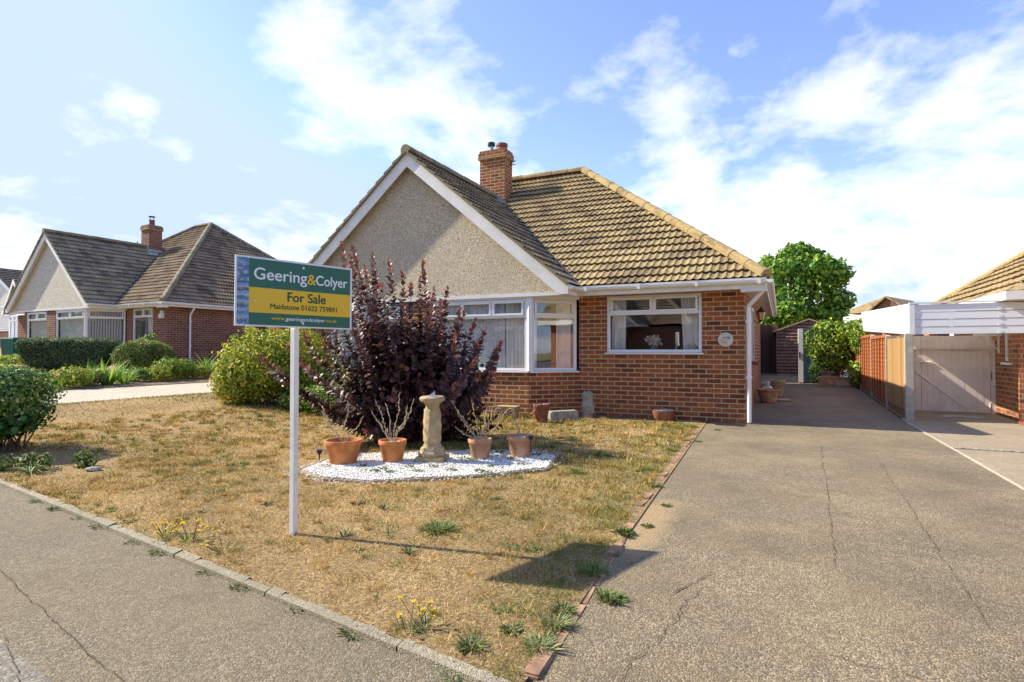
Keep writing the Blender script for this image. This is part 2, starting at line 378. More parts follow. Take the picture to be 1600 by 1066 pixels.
# ------------------------------------------------------------------ fast leaf meshes
def unit(a): return a/np.maximum(np.linalg.norm(a, axis=-1, keepdims=True), 1e-9)
def leaf_mesh(name, P, D, N, Ln, Wd, lv, mat, parent=None, loc=None, fold=.25, shape='hex', droop=0.0, round_=False):
    P = np.asarray(P, float); n = len(P); D = unit(np.asarray(D, float)); N = np.asarray(N, float)
    S = unit(np.cross(D, N)); N = unit(np.cross(S, D))
    Ln = (np.ones(n)*Ln)[:, None]; Wd = (np.ones(n)*Wd)[:, None]
    if shape == 'hex':
        a, b = (.28, .72) if round_ else (.25, .62)
        wa, wb = (1.0, 1.0) if round_ else (.85, 1.0)
        up = N*Wd*fold
        V = np.stack([P, P+D*Ln*a+S*Wd*.5*wa+up*wa, P+D*Ln*b+S*Wd*.5*wb+up*wb, P+D*Ln-N*Ln*droop,
                      P+D*Ln*b-S*Wd*.5*wb+up*wb, P+D*Ln*a-S*Wd*.5*wa+up*wa], 1).reshape(-1, 3)
        k = 6; F = np.array([[0,1,2,3],[0,3,4,5]])
    else:  # blade: tapered bent strip
        mid = P+D*Ln*.55; tip = P+D*Ln-N*Ln*droop
        V = np.stack([P-S*Wd*.5, P+S*Wd*.5, mid+S*Wd*.4, mid-S*Wd*.4, tip], 1).reshape(-1, 3)
        k = 5; F = None
    me = bpy.data.meshes.new(name)
    me.vertices.add(len(V)); me.vertices.foreach_set('co', V.astype(np.float32).ravel())
    if F is not None:
        fi = (np.arange(n)[:, None, None]*k+F[None]).reshape(-1)
        me.loops.add(len(fi)); me.loops.foreach_set('vertex_index', fi.astype(np.int32))
        nf = n*2; me.polygons.add(nf); me.polygons.foreach_set('loop_start', np.arange(nf, dtype=np.int32)*4)
    else:
        fi = (np.arange(n)[:, None]*k+np.array([0,1,2,3,3,2,4])[None]).reshape(-1)
        me.loops.add(len(fi)); me.loops.foreach_set('vertex_index', fi.astype(np.int32))
        me.polygons.add(n*2)
        ls = (np.arange(n)[:, None]*7+np.array([0, 4])[None]).reshape(-1)
        me.polygons.foreach_set('loop_start', ls.astype(np.int32))
    me.update(calc_edges=True)
    at = me.attributes.new('lv', 'FLOAT', 'POINT')
    at.data.foreach_set('value', np.repeat(np.clip(lv, 0, 1), k).astype(np.float32))
    me.materials.append(mat)
    return link(name, me, None, parent, loc)
def rdir(n): return unit(rng.normal(size=(n, 3)))

def blob_leaves(blobs, dens, size, thick=.3, asp=.6, updown=.0, jit=.8, minz=.03):
    """leaves scattered over and inside ellipsoids (cx,cy,cz,rx,ry,rz) -> arrays"""
    Ps, Ds, Ns = [], [], []
    for (cx, cy, cz, rx, ry, rz) in blobs:
        area = 4*math.pi*((rx*ry)**1.6/3+(rx*rz)**1.6/3+(ry*rz)**1.6/3)**(1/1.6)
        n = int(area*dens); d = rdir(n); r = 1-thick*rng.random(n)**1.5
        r *= 1+.08*rng.normal(size=n)
        Ps.append(np.array([cx, cy, cz])+d*np.array([rx, ry, rz])*r[:, None])
        nn = unit(d/np.array([rx, ry, rz])+rng.normal(size=(n, 3))*jit)
        dd = np.cross(nn, rdir(n)); dd[:, 2] += updown
        Ds.append(dd); Ns.append(nn)
    P = np.concatenate(Ps); D = np.concatenate(Ds); N = np.concatenate(Ns)
    k = P[:, 2] > minz
    return P[k], D[k], N[k]

def stems_mb(base_r, targets, r0=.012, n=5, sag=.0):
    mb = MB()
    for (bx, by, tx, ty, tz) in targets:
        pts = []
        for i in range(n):
            t = i/(n-1); w = .03*math.sin(t*5+bx*9)
            pts.append((bx+(tx-bx)*t**1.4+w, by+(ty-by)*t**1.4-w, tz*t))
        mb.tube(pts, [r0*(1-.7*i/(n-1)) for i in range(n)], 5)
    return mb

# value noise for patches in plan
def vnoise(x, y, s, seed=0):
    g = np.random.default_rng(seed).random((64, 64))
    X = x*s+17.3; Y = y*s+9.1; i = np.floor(X).astype(int); j = np.floor(Y).astype(int)
    fx = X-i; fy = Y-j; fx = fx*fx*(3-2*fx); fy = fy*fy*(3-2*fy)
    a = g[i % 64, j % 64]; b = g[(i+1) % 64, j % 64]; c = g[i % 64, (j+1) % 64]; d = g[(i+1) % 64, (j+1) % 64]
    return (a*(1-fx)+b*fx)*(1-fy)+(c*(1-fx)+d*fx)*fy

# ------------------------------------------------------------------ ground sheets
def sheet(name, pts, off, mat, res=1.0, thick=0.0, parent=None):
    """convex polygon laid on the terrain"""
    xs = [p[0] for p in pts]; ys = [p[1] for p in pts]
    nx = max(1, int((max(xs)-min(xs))/res)); ny = max(1, int((max(ys)-min(ys))/res))
    bm = bmesh.new()
    g = [[bm.verts.new((min(xs)+(max(xs)-min(xs))*i/nx, min(ys)+(max(ys)-min(ys))*j/ny, 0)) for j in range(ny+1)] for i in range(nx+1)]
    for i in range(nx):
        for j in range(ny): bm.faces.new((g[i][j], g[i+1][j], g[i+1][j+1], g[i][j+1]))
    a = sum(pts[i][0]*pts[(i+1) % len(pts)][1]-pts[(i+1) % len(pts)][0]*pts[i][1] for i in range(len(pts)))
    pp = pts if a > 0 else pts[::-1]
    for i in range(len(pp)):
        p, q = pp[i], pp[(i+1) % len(pp)]
        bmesh.ops.bisect_plane(bm, geom=list(bm.verts)+list(bm.edges)+list(bm.faces), plane_co=(p[0], p[1], 0), plane_no=(q[1]-p[1], -(q[0]-p[0]), 0), clear_outer=True)
    for v in bm.verts: v.co.z = gz(v.co.x, v.co.y)+off
    if thick:
        edges = [e for e in bm.edges if len(e.link_faces) == 1]
        r = bmesh.ops.extrude_edge_only(bm, edges=edges)
        for v in [x for x in r['geom'] if isinstance(x, bmesh.types.BMVert)]: v.co.z -= thick
    bmesh.ops.recalc_face_normals(bm, faces=bm.faces)
    me = bpy.data.meshes.new(name); bm.to_mesh(me); bm.free()
    return link(name, me, mat, parent)

# kerb line between pavement and lawn: y = KA + KB*x
KB = (1.83-2.70)/(-1.02+6.34); KA = 1.83-KB*(-1.02)
def ky(x): return KA+KB*x
g = sheet('ground', [(-220, -220), (220, -220), (220, 320), (-220, 320)], -.06, M['ground'], 5); tag(g, kind='structure')
lawn = sheet('lawn', [(-11.8, ky(-11.8)+.06), (-.84, ky(-.84)+.06), (-1.14, 10.2), (-11.8, 10.2)], .012, M['lawn'], .6); tag(lawn, kind='structure')
tag(sheet('pavement', [(-40, ky(-40)), (30, ky(30)), (30, ky(30)-2.0), (-40, ky(-40)-2.0)], -.004, M['pavement'], .8), kind='structure')
tag(sheet('pavement_patch', [(-12, ky(-12)-1.02), (-1.6, ky(-1.6)-.86), (-1.2, ky(-1.6)-1.9), (-12, ky(-12)-1.9)], .000, M['pave_patch'], .8), kind='structure')
tag(sheet('road', [(-60, ky(-60)-2.12), (60, ky(60)-2.12), (60, ky(60)-8.2), (-60, ky(-60)-8.2)], -.05, M['road'], 2), kind='structure')
tag(sheet('far_pavement', [(-60, ky(-60)-8.3), (60, ky(60)-8.3), (60, ky(60)-10), (-60, ky(-60)-10)], .02, M['pavement'], 2), kind='structure')
# the driveway
DL = [(-.83, 1.75), (-.84, 3.2), (-1.0, 5.6), (-1.14, 9.2), (-1.14, 10.16)]
drv = sheet('driveway', [(-.80, ky(-.8)-.3), (1.9, ky(1.9)-.3), (1.87, 12.0), (-1.14, 10.2), (-1.12, 9.2), (-1.0, 5.6)], .004, M['drive'], .6); tag(drv, kind='structure')
tag(sheet('driveway_back', [(-.56, 10.1), (1.86, 11.9), (1.86, 12), (2.1, 26), (-.9, 26)], .002, M['drive'], .6), kind='structure')
tag(sheet('neighbour_driveway', [(1.90, -1), (9, -1), (9, 13), (3.5, 26), (1.95, 26), (1.93, 12.0)], .0, M['conc_right'], .8), kind='structure')
tag(sheet('driveway_join', [(1.875, 1.4), (1.90, 1.4), (1.908, 11.9), (1.882, 11.9)], .012, M['concrete'], .5, .03), kind='structure')
tag(sheet('concrete_path', [(-12.0, ky(-12)+.1), (-11.75, ky(-12)+.1), (-12.0, 24), (-14.0, 24), (-13.8, ky(-13.8)+.1)], .016, M['concrete'], .8), kind='structure')
tag(sheet('soil_strip', [(-4.6, 9.25), (-3.95, 9.3), (-3.1, 9.75), (-1.1, 9.9), (-.6, 10.25), (-9, 10.25), (-9, 9.3)], .020, M['soil'], .4), kind='structure')
tag(sheet('flower_bed', [(-13.9, ky(-13.9)+.2), (-14.05, 16), (-16.3, 15), (-15.6, ky(-15.6)+.2)], .02, M['soil'], .6), kind='structure')

def wiggle(x0, y0, x1, y1, n, amp, seed):
    r = random.Random(seed); pts = []; ox = 0
    for i in range(n+1):
        t = i/n; ox = ox*.7+r.uniform(-amp, amp)
        d = Vector((x1-x0, y1-y0)).normalized()
        pts.append((x0+(x1-x0)*t-d.y*ox, y0+(y1-y0)*t+d.x*ox))
    return pts
def crack(pts, w, name='crack', parent=None, off=.010):
    parent = parent or bpy.data.objects['pavement']
    mb = MB(); r = random.Random(len(pts)); L_, Rr = [], []
    for i, p in enumerate(pts):
        a = pts[max(0, i-1)]; b = pts[min(len(pts)-1, i+1)]; d = Vector((b[0]-a[0], b[1]-a[1])).normalized()
        ww = w*r.uniform(.3, 1.2)*(.3 if i in (0, len(pts)-1) else 1)
        z = gz(*p)+off
        L_.append((p[0]-d.y*ww, p[1]+d.x*ww, z)); Rr.append((p[0]+d.y*ww, p[1]-d.x*ww, z))
    n = len(pts); mb.add(L_+Rr, [(i, n+i, n+i+1, i+1) for i in range(n-1)])
    o = mb.build(name, M['crack'], parent); return o
crack(wiggle(.98, 8.0, .80, 3.1, 90, .008, 1), .0016, parent=drv)
crack(wiggle(.45, 8.3, .26, 3.6, 90, .009, 2), .0018, parent=drv)
crack(wiggle(-.36, 3.05, -.62, 1.7, 40, .02, 3), .0022, parent=drv)
crack(wiggle(-.50, 2.9, -.35, 3.3, 12, .012, 7), .004, parent=drv)
crack(wiggle(.15, 2.6, .62, 2.5, 16, .015, 4), .0022, parent=drv)
crack(wiggle(1.5, 2.9, 1.85, 3.0, 12, .015, 5), .0022, parent=drv)
crack(wiggle(.2, 14.2, 1.6, 14.0, 30, .04, 6), .01, parent=drv)
crack(wiggle(.1, 8.9, 1.4, 8.6, 30, .03, 8), .003, parent=drv)

crack(wiggle(-3.9, 1.66, -2.0, 1.25, 50, .006, 21), .0022, off=.006)
crack(wiggle(-3.0, 1.30, -2.2, 1.02, 30, .006, 22), .002, off=.006)
# kerb edging along the pavement
mb = MB(); x = -14.0; r = random.Random(3)
while x < -.9:
    x1 = min(x+.9, -.86); dz = r.uniform(-.004, .006)
    n = 9
    for i in range(n):
        a = x+(x1-x-.008)*i/n; b = x+(x1-x-.008)*(i+1)/n
        za, zb = gz(a, ky(a)), gz(b, ky(b)); w = .055
        ja, jb = r.uniform(-.004, .004), r.uniform(-.004, .004)
        mb.add([(a, ky(a)+.0, za-.05), (b, ky(b), zb-.05), (b, ky(b)+.004, zb+.018+dz), (a, ky(a)+.004, za+.018+dz),
                (a, ky(a)+w+ja*2, za+.024+dz+ja), (b, ky(b)+w+jb*2, zb+.024+dz+jb), (a, ky(a)+w+.02, za-.05), (b, ky(b)+w+.02, zb-.05)],
               [(0,1,2,3), (3,2,5,4), (4,5,7,6)])
    x = x1
tag(mb.build('kerb', M['kerb'], smooth=False), kind='structure')

# brick edging along the drive: one block after another
pathp = [(-.84, 1.93), (-.87, 2.6), (-.90, 3.2), (-.99, 4.4), (-1.03, 5.6), (-1.10, 7.4), (-1.16, 9.1)]
def along(pts, s):
    for a, b in zip(pts, pts[1:]):
        L_ = math.dist(a, b)
        if s <= L_: t = s/L_; return (a[0]+(b[0]-a[0])*t, a[1]+(b[1]-a[1])*t, math.atan2(b[1]-a[1], b[0]-a[0]))
        s -= L_
    return None
proto = None; s_ = 0.0; r = random.Random(5)
while True:
    q = along(pathp, s_+.11)
    if q is None: break
    if proto is None:
        mb = MB().box(-.108, .108, -.036, .036, -.07, .022)
        proto = mb.build('edging_brick', M['kerb_brick'], bevel=.008)
        o = proto
    else:
        o = proto.copy(); COL.objects.link(o)
    tag(o, 'weathered brick set end to end along the lawn edge of the driveway', 'brick', 'edging bricks between lawn and driveway')
    o.location = (q[0]+r.uniform(-.008, .008), q[1], r.uniform(-.015, .001)); o.rotation_euler = (r.uniform(-.05, .05), r.uniform(-.03, .03), q[2]+r.uniform(-.05, .05))
    s_ += .224

# ------------------------------------------------------------------ lawn grass
def in_lawn(x, y):
    k = (y > ky(x)+.045) & (x > -11.75) & (y < 9.7)
    edge = np.interp(y, [1.9, 3.2, 5.6, 7.4, 9.2], [-.86, -.92, -1.05, -1.12, -1.18])
    k &= x < edge+.02*np.sin(y*9)*np.sin(y*23)
    k &= ~((np.hypot((x+7.0)/1.0, (y-3.35)/.5) < 1) & (rng.random(len(x)) < .75))
    return k
GB = [(-4.26, 4.21), (-3.79, 4.03), (-3.39, 4.1), (-2.98, 4.41), (-2.53, 4.8), (-2.11, 5.3), (-2.28, 5.98), (-2.63, 6.12), (-3.21, 5.85), (-3.8, 5.48), (-4.29, 5.07), (-4.41, 4.73)]
def in_poly(x, y, P):
    c = np.zeros(len(x), bool); n = len(P)
    for i in range(n):
        x1, y1 = P[i]; x2, y2 = P[(i+1) % n]
        if y1 == y2: continue
        k = ((y1 > y) != (y2 > y)) & (x < (x2-x1)*(y-y1)/(y2-y1)+x1); c ^= k
    return c
def green_amount(x, y):
    edge = np.interp(y, [1.9, 3.2, 5.6, 7.4, 9.2], [-.88, -.94, -1.07, -1.14, -1.2])
    d = edge-x
    a = np.clip(1.15-d/.45, 0, 1)*(vnoise(x, y, 2.2, 5) > .3)*1.3
    a += np.clip((y-6.8)/1.6, 0, 1)*1.1*np.clip(vnoise(x, y, 1.7, 6)*1.6-.35, 0, 1)
    a += np.clip(1-np.hypot((x+3.5)/1.4, (y-6.1)/.9), 0, 1)*.9
    a += np.clip(vnoise(x, y, .9, 8)-.62, 0, 1)*1.3+np.clip(vnoise(x, y, 3.1, 9)-.72, 0, 1)*1.2
    a += np.clip(1-abs(x+11.6)/.25, 0, 1)*.5
    a += np.clip(1.3-np.hypot((x+1.5)/1.5, (y-6.0)/2.6), 0, 1)*.8*vnoise(x, y, 3, 12)
    return np.clip(a, 0, 1)
GX, GY = [], []
for (x0, x1, y0, y1, dens) in [(-6.5, -.8, 1.8, 4.2, 6500), (-7.6, -.8, 4.2, 6.5, 3200), (-9, -.8, 6.5, 9.7, 1500), (-12, -6.5, 2.6, 4.2, 2000), (-12, -7.6, 4.2, 6.5, 1300), (-12, -9, 6.5, 9.7, 900)]:
    n = int((x1-x0)*(y1-y0)*dens); GX.append(rng.uniform(x0, x1, n)); GY.append(rng.uniform(y0, y1, n))
X = np.concatenate(GX); Y = np.concatenate(GY)
k = in_lawn(X, Y) & ~in_poly(X, Y, GB); X, Y = X[k], Y[k]
bare = vnoise(X, Y, 2.6, 3)*.6+vnoise(X, Y, 7, 4)*.4
k = rng.random(len(X)) < np.clip(.35+bare*1.3, 0, 1); X, Y = X[k], Y[k]
nt = 2600; TX = rng.uniform(-9.5, -.8, nt); TY = rng.uniform(1.8, 9.6, nt); tk = in_lawn(TX, TY) & ~in_poly(TX, TY, GB); TX, TY = TX[tk], TY[tk]
ts = rng.uniform(.012, .06, len(TX)); rep = (rng.uniform(15, 70, len(TX))).astype(int)
UX = np.repeat(TX, rep)+rng.normal(size=rep.sum())*np.repeat(ts, rep); UY = np.repeat(TY, rep)+rng.normal(size=rep.sum())*np.repeat(ts, rep)
uk = in_lawn(UX, UY); tufts = np.repeat(rng.random(len(TX)), rep)[uk]; UX, UY = UX[uk], UY[uk]; n0 = len(X)
X = np.concatenate([X, UX]); Y = np.concatenate([Y, UY])
ga = green_amount(X, Y); n = len(X)
isg = rng.random(n) < ga*.75
tone = vnoise(X, Y, .8, 21)*.5+vnoise(X, Y, 3.5, 22)*.3+vnoise(X, Y, 14, 23)*.2
lv = np.where(isg, rng.random(n)*.26, np.clip(.30+1.7*(tone-.30)+rng.normal(size=n)*.2, .26, 1))
lv[n0:] = np.where(rng.random(n-n0) < np.where(tufts > .72, .8, .08), rng.random(n-n0)*.27, np.clip(.34+.45*tufts/.72*np.where(tufts > .72, .5, 1)+rng.normal(size=n-n0)*.12, .26, 1))
D = rdir(n); D[:, 2] = np.abs(D[:, 2])*.45+.12; D = unit(D); D[n0:, 2] += .7
D[isg, 2] += .6
ln = np.where(isg, rng.uniform(.025, .06, n), rng.uniform(.015, .042, n)); ln[n0:] *= 1.25; far = np.hypot(X, Y)
wd = .0022+.0007*np.maximum(far-3, 0)
grass = leaf_mesh('dry_grass', np.stack([X, Y, gz_np(X, Y)+.008], 1), D, rdir(n)+np.array([0, 0, 1.2]), ln*(1+far*.02), wd, lv, L['grass'], shape='blade', droop=.25)
tag(grass, 'short parched straw-coloured grass covering the front lawn', 'grass', kind='stuff')

# ------------------------------------------------------------------ white gravel bed
mb = MB(); c = (sum(p[0] for p in GB)/len(GB), sum(p[1] for p in GB)/len(GB))
mb.poly_prism(GB, 0.0, .026, 'z'); gb = mb.build('gravel_bed', M['gravel_base'])
tag(gb, kind='structure')
X = rng.uniform(-4.6, -2.1, 60000); Y = rng.uniform(3.9, 6.6, 60000); gcx, gcy = np.mean([p_[0] for p_ in GB]), np.mean([p_[1] for p_ in GB])
k = in_poly(X, Y, GB); kx = in_poly(X, Y, [(gcx+(p_[0]-gcx)*1.13, gcy+(p_[1]-gcy)*1.2) for p_ in GB]) & ~k & (rng.random(len(X)) < .05); k = (k & (rng.random(len(X)) < .93)) | kx; X, Y = X[k], Y[k]; outside = kx[k]
oc = np.array([(0,0,1),(1,0,0),(0,1,0),(-1,0,0),(0,-1,0),(0,0,-.6)], float)
of = np.array([[0,1,2],[0,2,3],[0,3,4],[0,4,1],[5,2,1],[5,3,2],[5,4,3],[5,1,4]])
n = len(X); sz = rng.uniform(.006, .012, n); P = np.stack([X, Y, .028+rng.random(n)*.01+vnoise(X, Y, 2.5, 31)*.014-outside*.012], 1)
rot = rng.random(n)*6.28; ca, sa = np.cos(rot), np.sin(rot)
O = oc[None]*np.stack([sz*rng.uniform(.8, 1.4, n), sz, sz*rng.uniform(.6, 1, n)], 1)[:, None]+rng.normal(size=(n, 6, 3))*.0012
O = np.stack([O[..., 0]*ca[:, None]-O[..., 1]*sa[:, None], O[..., 0]*sa[:, None]+O[..., 1]*ca[:, None], O[..., 2]], -1)
V = (P[:, None]+O).reshape(-1, 3); F = (np.arange(n)[:, None, None]*6+of[None]).reshape(-1)
me = bpy.data.meshes.new('white_gravel'); me.vertices.add(len(V)); me.vertices.foreach_set('co', V.astype(np.float32).ravel())
me.loops.add(len(F)); me.loops.foreach_set('vertex_index', F.astype(np.int32)); me.polygons.add(n*8); me.polygons.foreach_set('loop_start', np.arange(n*8, dtype=np.int32)*3)
me.update(calc_edges=True); at = me.attributes.new('lv', 'FLOAT', 'POINT'); at.data.foreach_set('value', np.repeat(rng.random(n), 6).astype(np.float32))
tag(link('white_gravel', me, M['gravel']), 'bright white pebbles filling the bed around the pots', 'gravel', kind='stuff')
mb = MB()
for i in range(len(GB)):
    a, b = GB[i], GB[(i+1) % len(GB)]
    if i in (0, 1, 2, 3, 4, 5): z1 = .034
    else: z1 = .055
    mb.obox(a, b, -.018, .012, -.02, z1)
tag(mb.build('bed_edging', M['step2'], bevel=.004), 'low sandy edging strip round the white gravel bed', 'edging')

# ------------------------------------------------------------------ roofs
def tiled(mb_store, O, U, V, ulen, vlen, cuts, course=.27, per=.125, ht=.022):
    """stepped interlocking tiles on a plane; cuts = [(point, outward normal)]"""
    O, U, V = Vector(O), Vector(U).normalized(), Vector(V).normalized(); N = U.cross(V).normalized()
    nu = int(ulen/per*6)+1; us = [ulen*i/nu for i in range(nu+1)]
    def prof(u):
        t = (u/per) % 1
        if t < .5: return .004*math.cos(t*4*math.pi)
        return ht*math.sin((t-.5)*2*math.pi)**.7
    bm = bmesh.new(); uvl = bm.loops.layers.uv.new('UVMap')
    rows = []; v = 0.0; k = 0
    while v < vlen:
        v1 = min(v+course, vlen)
        rows.append((v-(.035 if k else 0), .058)); rows.append((v1, .010)); v = v1; k += 1
    grid = []
    ph = 0
    for (v, hh) in rows:
        grid.append([bm.verts.new(O+U*u+V*v+N*(hh+prof(u)+.003*math.sin(u*.9+v*2.1)+.002*math.sin(u*7.3+v*5))) for u in us])
    for a, b in zip(grid, grid[1:]):
        for i in range(nu):
            bm.faces.new((a[i], a[i+1], b[i+1], b[i]))
    for (p, n) in cuts:
        bmesh.ops.bisect_plane(bm, geom=list(bm.verts)+list(bm.edges)+list(bm.faces), plane_co=p, plane_no=n, clear_outer=True)
    for f in bm.faces:
        for l in f.loops:
            q = l.vert.co-O; l[uvl].uv = (q.dot(U)+.01, q.dot(V)+.02)
    mb_store.append(bm)
def join_bm(name, bms, mat, parent):
    me = bpy.data.meshes.new(name); tot = bmesh.new()
    tot.loops.layers.uv.new('UVMap')
    for b in bms:
        tmp = bpy.data.meshes.new('t'); b.to_mesh(tmp); b.free(); tot.from_mesh(tmp); bpy.data.meshes.remove(tmp)
    tot.to_mesh(me); tot.free()
    return link(name, me, mat, parent)
def ridge(mb, p0, p1, r=.102, seg=.42):
    p0, p1 = Vector(p0), Vector(p1); L_ = (p1-p0).length; t = (p1-p0)/L_; n = max(1, int(L_/seg))
    side = t.cross(Vector((0,0,1))).normalized(); up = side.cross(t).normalized(); K = 9
    for i in range(n):
        a = p0+t*(L_*i/n); b = p0+t*(L_*(i+1)/n+.02); jr = random.uniform(-.004, .004); base = len(mb.v)
        for (q, rr) in ((a, r*1.06+jr), (b, r*.98+jr)):
            for k in range(K):
                an = math.pi*(-.08+1.16*k/(K-1)); mb.v.append(tuple(q+side*math.cos(an)*rr+up*(math.sin(an)*rr-.02)))
        for k in range(K-1): mb.f.append((base+k, base+k+1, base+K+k+1, base+K+k)); mb.m.append(0)
        mb.f.append(tuple(base+k for k in range(K))); mb.m.append(0)
        mb.f.append(tuple(base+K+k for k in range(K))); mb.m.append(0)

def wall_panel(mb, p0, p1, z0, z1, ops, th=.22):
    """p0->p1 seen from outside left to right; outward normal on the right of the direction"""
    d = Vector((p1[0]-p0[0], p1[1]-p0[1])); L_ = d.length; d /= L_
    M4 = Matrix(((d.x, -d.y, 0, p0[0]), (d.y, d.x, 0, p0[1]), (0,0,1,0), (0,0,0,1)))
    ops = sorted(ops); cur = 0
    for (u0, u1, a, b) in ops:
        if u0 > cur: mb.box(cur, u0, 0, th, z0, z1, M4)
        if a > z0: mb.box(u0, u1, 0, th, z0, a, M4)
        if b < z1: mb.box(u0, u1, 0, th, b, z1, M4)
        cur = u1
    if cur < L_: mb.box(cur, L_, 0, th, z0, z1, M4)
def Mdir(p0, p1):
    d = Vector((p1[0]-p0[0], p1[1]-p0[1])); d.normalize()
    return Matrix(((d.x, -d.y, 0, p0[0]), (d.y, d.x, 0, p0[1]), (0,0,1,0), (0,0,0,1)))

def window(root, p0, p1, u0, u1, z0, z1, split, lower=None, inset=.03, glass='glass', sill=True, cur=None, label=None, tops=True):
    """uPVC window: top lights above a transom, one pane (or more) below. split=number of top lights"""
    M4 = Mdir(p0, p1); fw = .055; y0, y1 = inset, inset+.07; f = MB()
    f.box(u0, u1, y0, y1, z0, z0+fw, M4); f.box(u0, u1, y0, y1, z1-fw, z1, M4)
    f.box(u0, u0+fw, y0, y1, z0+fw, z1-fw, M4); f.box(u1-fw, u1, y0, y1, z0+fw, z1-fw, M4)
    zt = z1-.32 if tops else z1-fw
    panes = []
    if tops:
        f.box(u0+fw, u1-fw, y0, y1, zt-.03, zt+.03, M4)
        for i in range(split):
            a = u0+fw+(u1-u0-2*fw)*i/split; b = u0+fw+(u1-u0-2*fw)*(i+1)/split
            if i: f.box(a-.02, a+.02, y0+.002, y1, zt+.03, z1-fw, M4)
            # opening sash standing proud
            sa, sb, sz0, sz1, sw = a+.012, b-.012, zt+.012, z1-fw+.02, .042
            yy0, yy1 = y0-.022, y0+.03
            for bx in ((sa, sb, sz0, sz0+sw), (sa, sb, sz1-sw, sz1), (sa, sa+sw, sz0+sw, sz1-sw), (sb-sw, sb, sz0+sw, sz1-sw)):
                f.box(bx[0], bx[1], yy0, yy1, bx[2], bx[3], M4)
            panes.append((sa+sw-.005, sb-sw+.005, sz0+sw-.005, sz1-sw+.005, y0+.01))
    lo = lower or 1
    for i in range(lo):
        a = u0+fw+(u1-u0-2*fw)*i/lo; b = u0+fw+(u1-u0-2*fw)*(i+1)/lo
        if i: f.box(a-.03, a+.03, y0+.001, y1, z0+fw, zt-.03, M4)
        panes.append((a-.005+(.03 if i else 0), b+.005-(.03 if i < lo-1 else 0), z0+fw-.005, zt-.025, y0+.03))
    w = f.build('window', M['upvc'], root, bevel=.006)
    if label: w['label'] = label
    for (a, b, c_, d_, yy) in panes:
        MB().box(a, b, yy, yy+.005, c_, d_, M4).build('pane', M[glass], w)
    if sill: MB().box(u0-.03, u1+.03, -.045, y0+.02, z0-.028, z0-.002, M4).build('sill', M['upvc'], w, bevel=.005)
    if cur:
        for (ca, cb, kind, tilt) in cur:
            mb = MB(); n = max(8, int((cb-ca)/.012)); top, bot = [], []
            amp, fr = {'curtain': (.028, 75), 'lace': (.012, 42), 'blind': (.0, 1)}[kind]
            yb = {'curtain': .15, 'lace': .13, 'blind': .13}[kind]
            if kind == 'blind':
                u = ca
                while u < cb:
                    mb.box(u, u+.065, yb, yb+.004, z0+.08, z1-.08, M4 @ Matrix.Translation((u, yb, 0)) @ Matrix.Rotation(R(38), 4, 'Z') @ Matrix.Translation((-u, -yb, 0))); u += .088
            else:
                for i in range(n+1):
                    u = ca+(cb-ca)*i/n; y = yb+amp*math.sin(u*fr+math.sin(u*17)*1.5)
                    ub = u+tilt*(.5-abs(i/n-.5)*.2)
                    top.append(tuple(M4 @ Vector((u, y, z1-.06)))); bot.append(tuple(M4 @ Vector((ub, y+.02, z0+.04))))
                mid = [tuple((Vector(a)*.45+Vector(b)*.55)+Vector((0, 0, 0))) for a, b in zip(top, bot)]
                mb.add(top+bot, [(i, i+1, n+2+i, n+1+i) for i in range(n)])
            mb.build({'curtain': 'curtain', 'lace': 'net_curtain', 'blind': 'blind'}[kind], M[{'curtain': 'curtain', 'lace': 'lace', 'blind': 'blind'}[kind]], w, smooth=(kind != 'blind'), recalc=False)
    return w

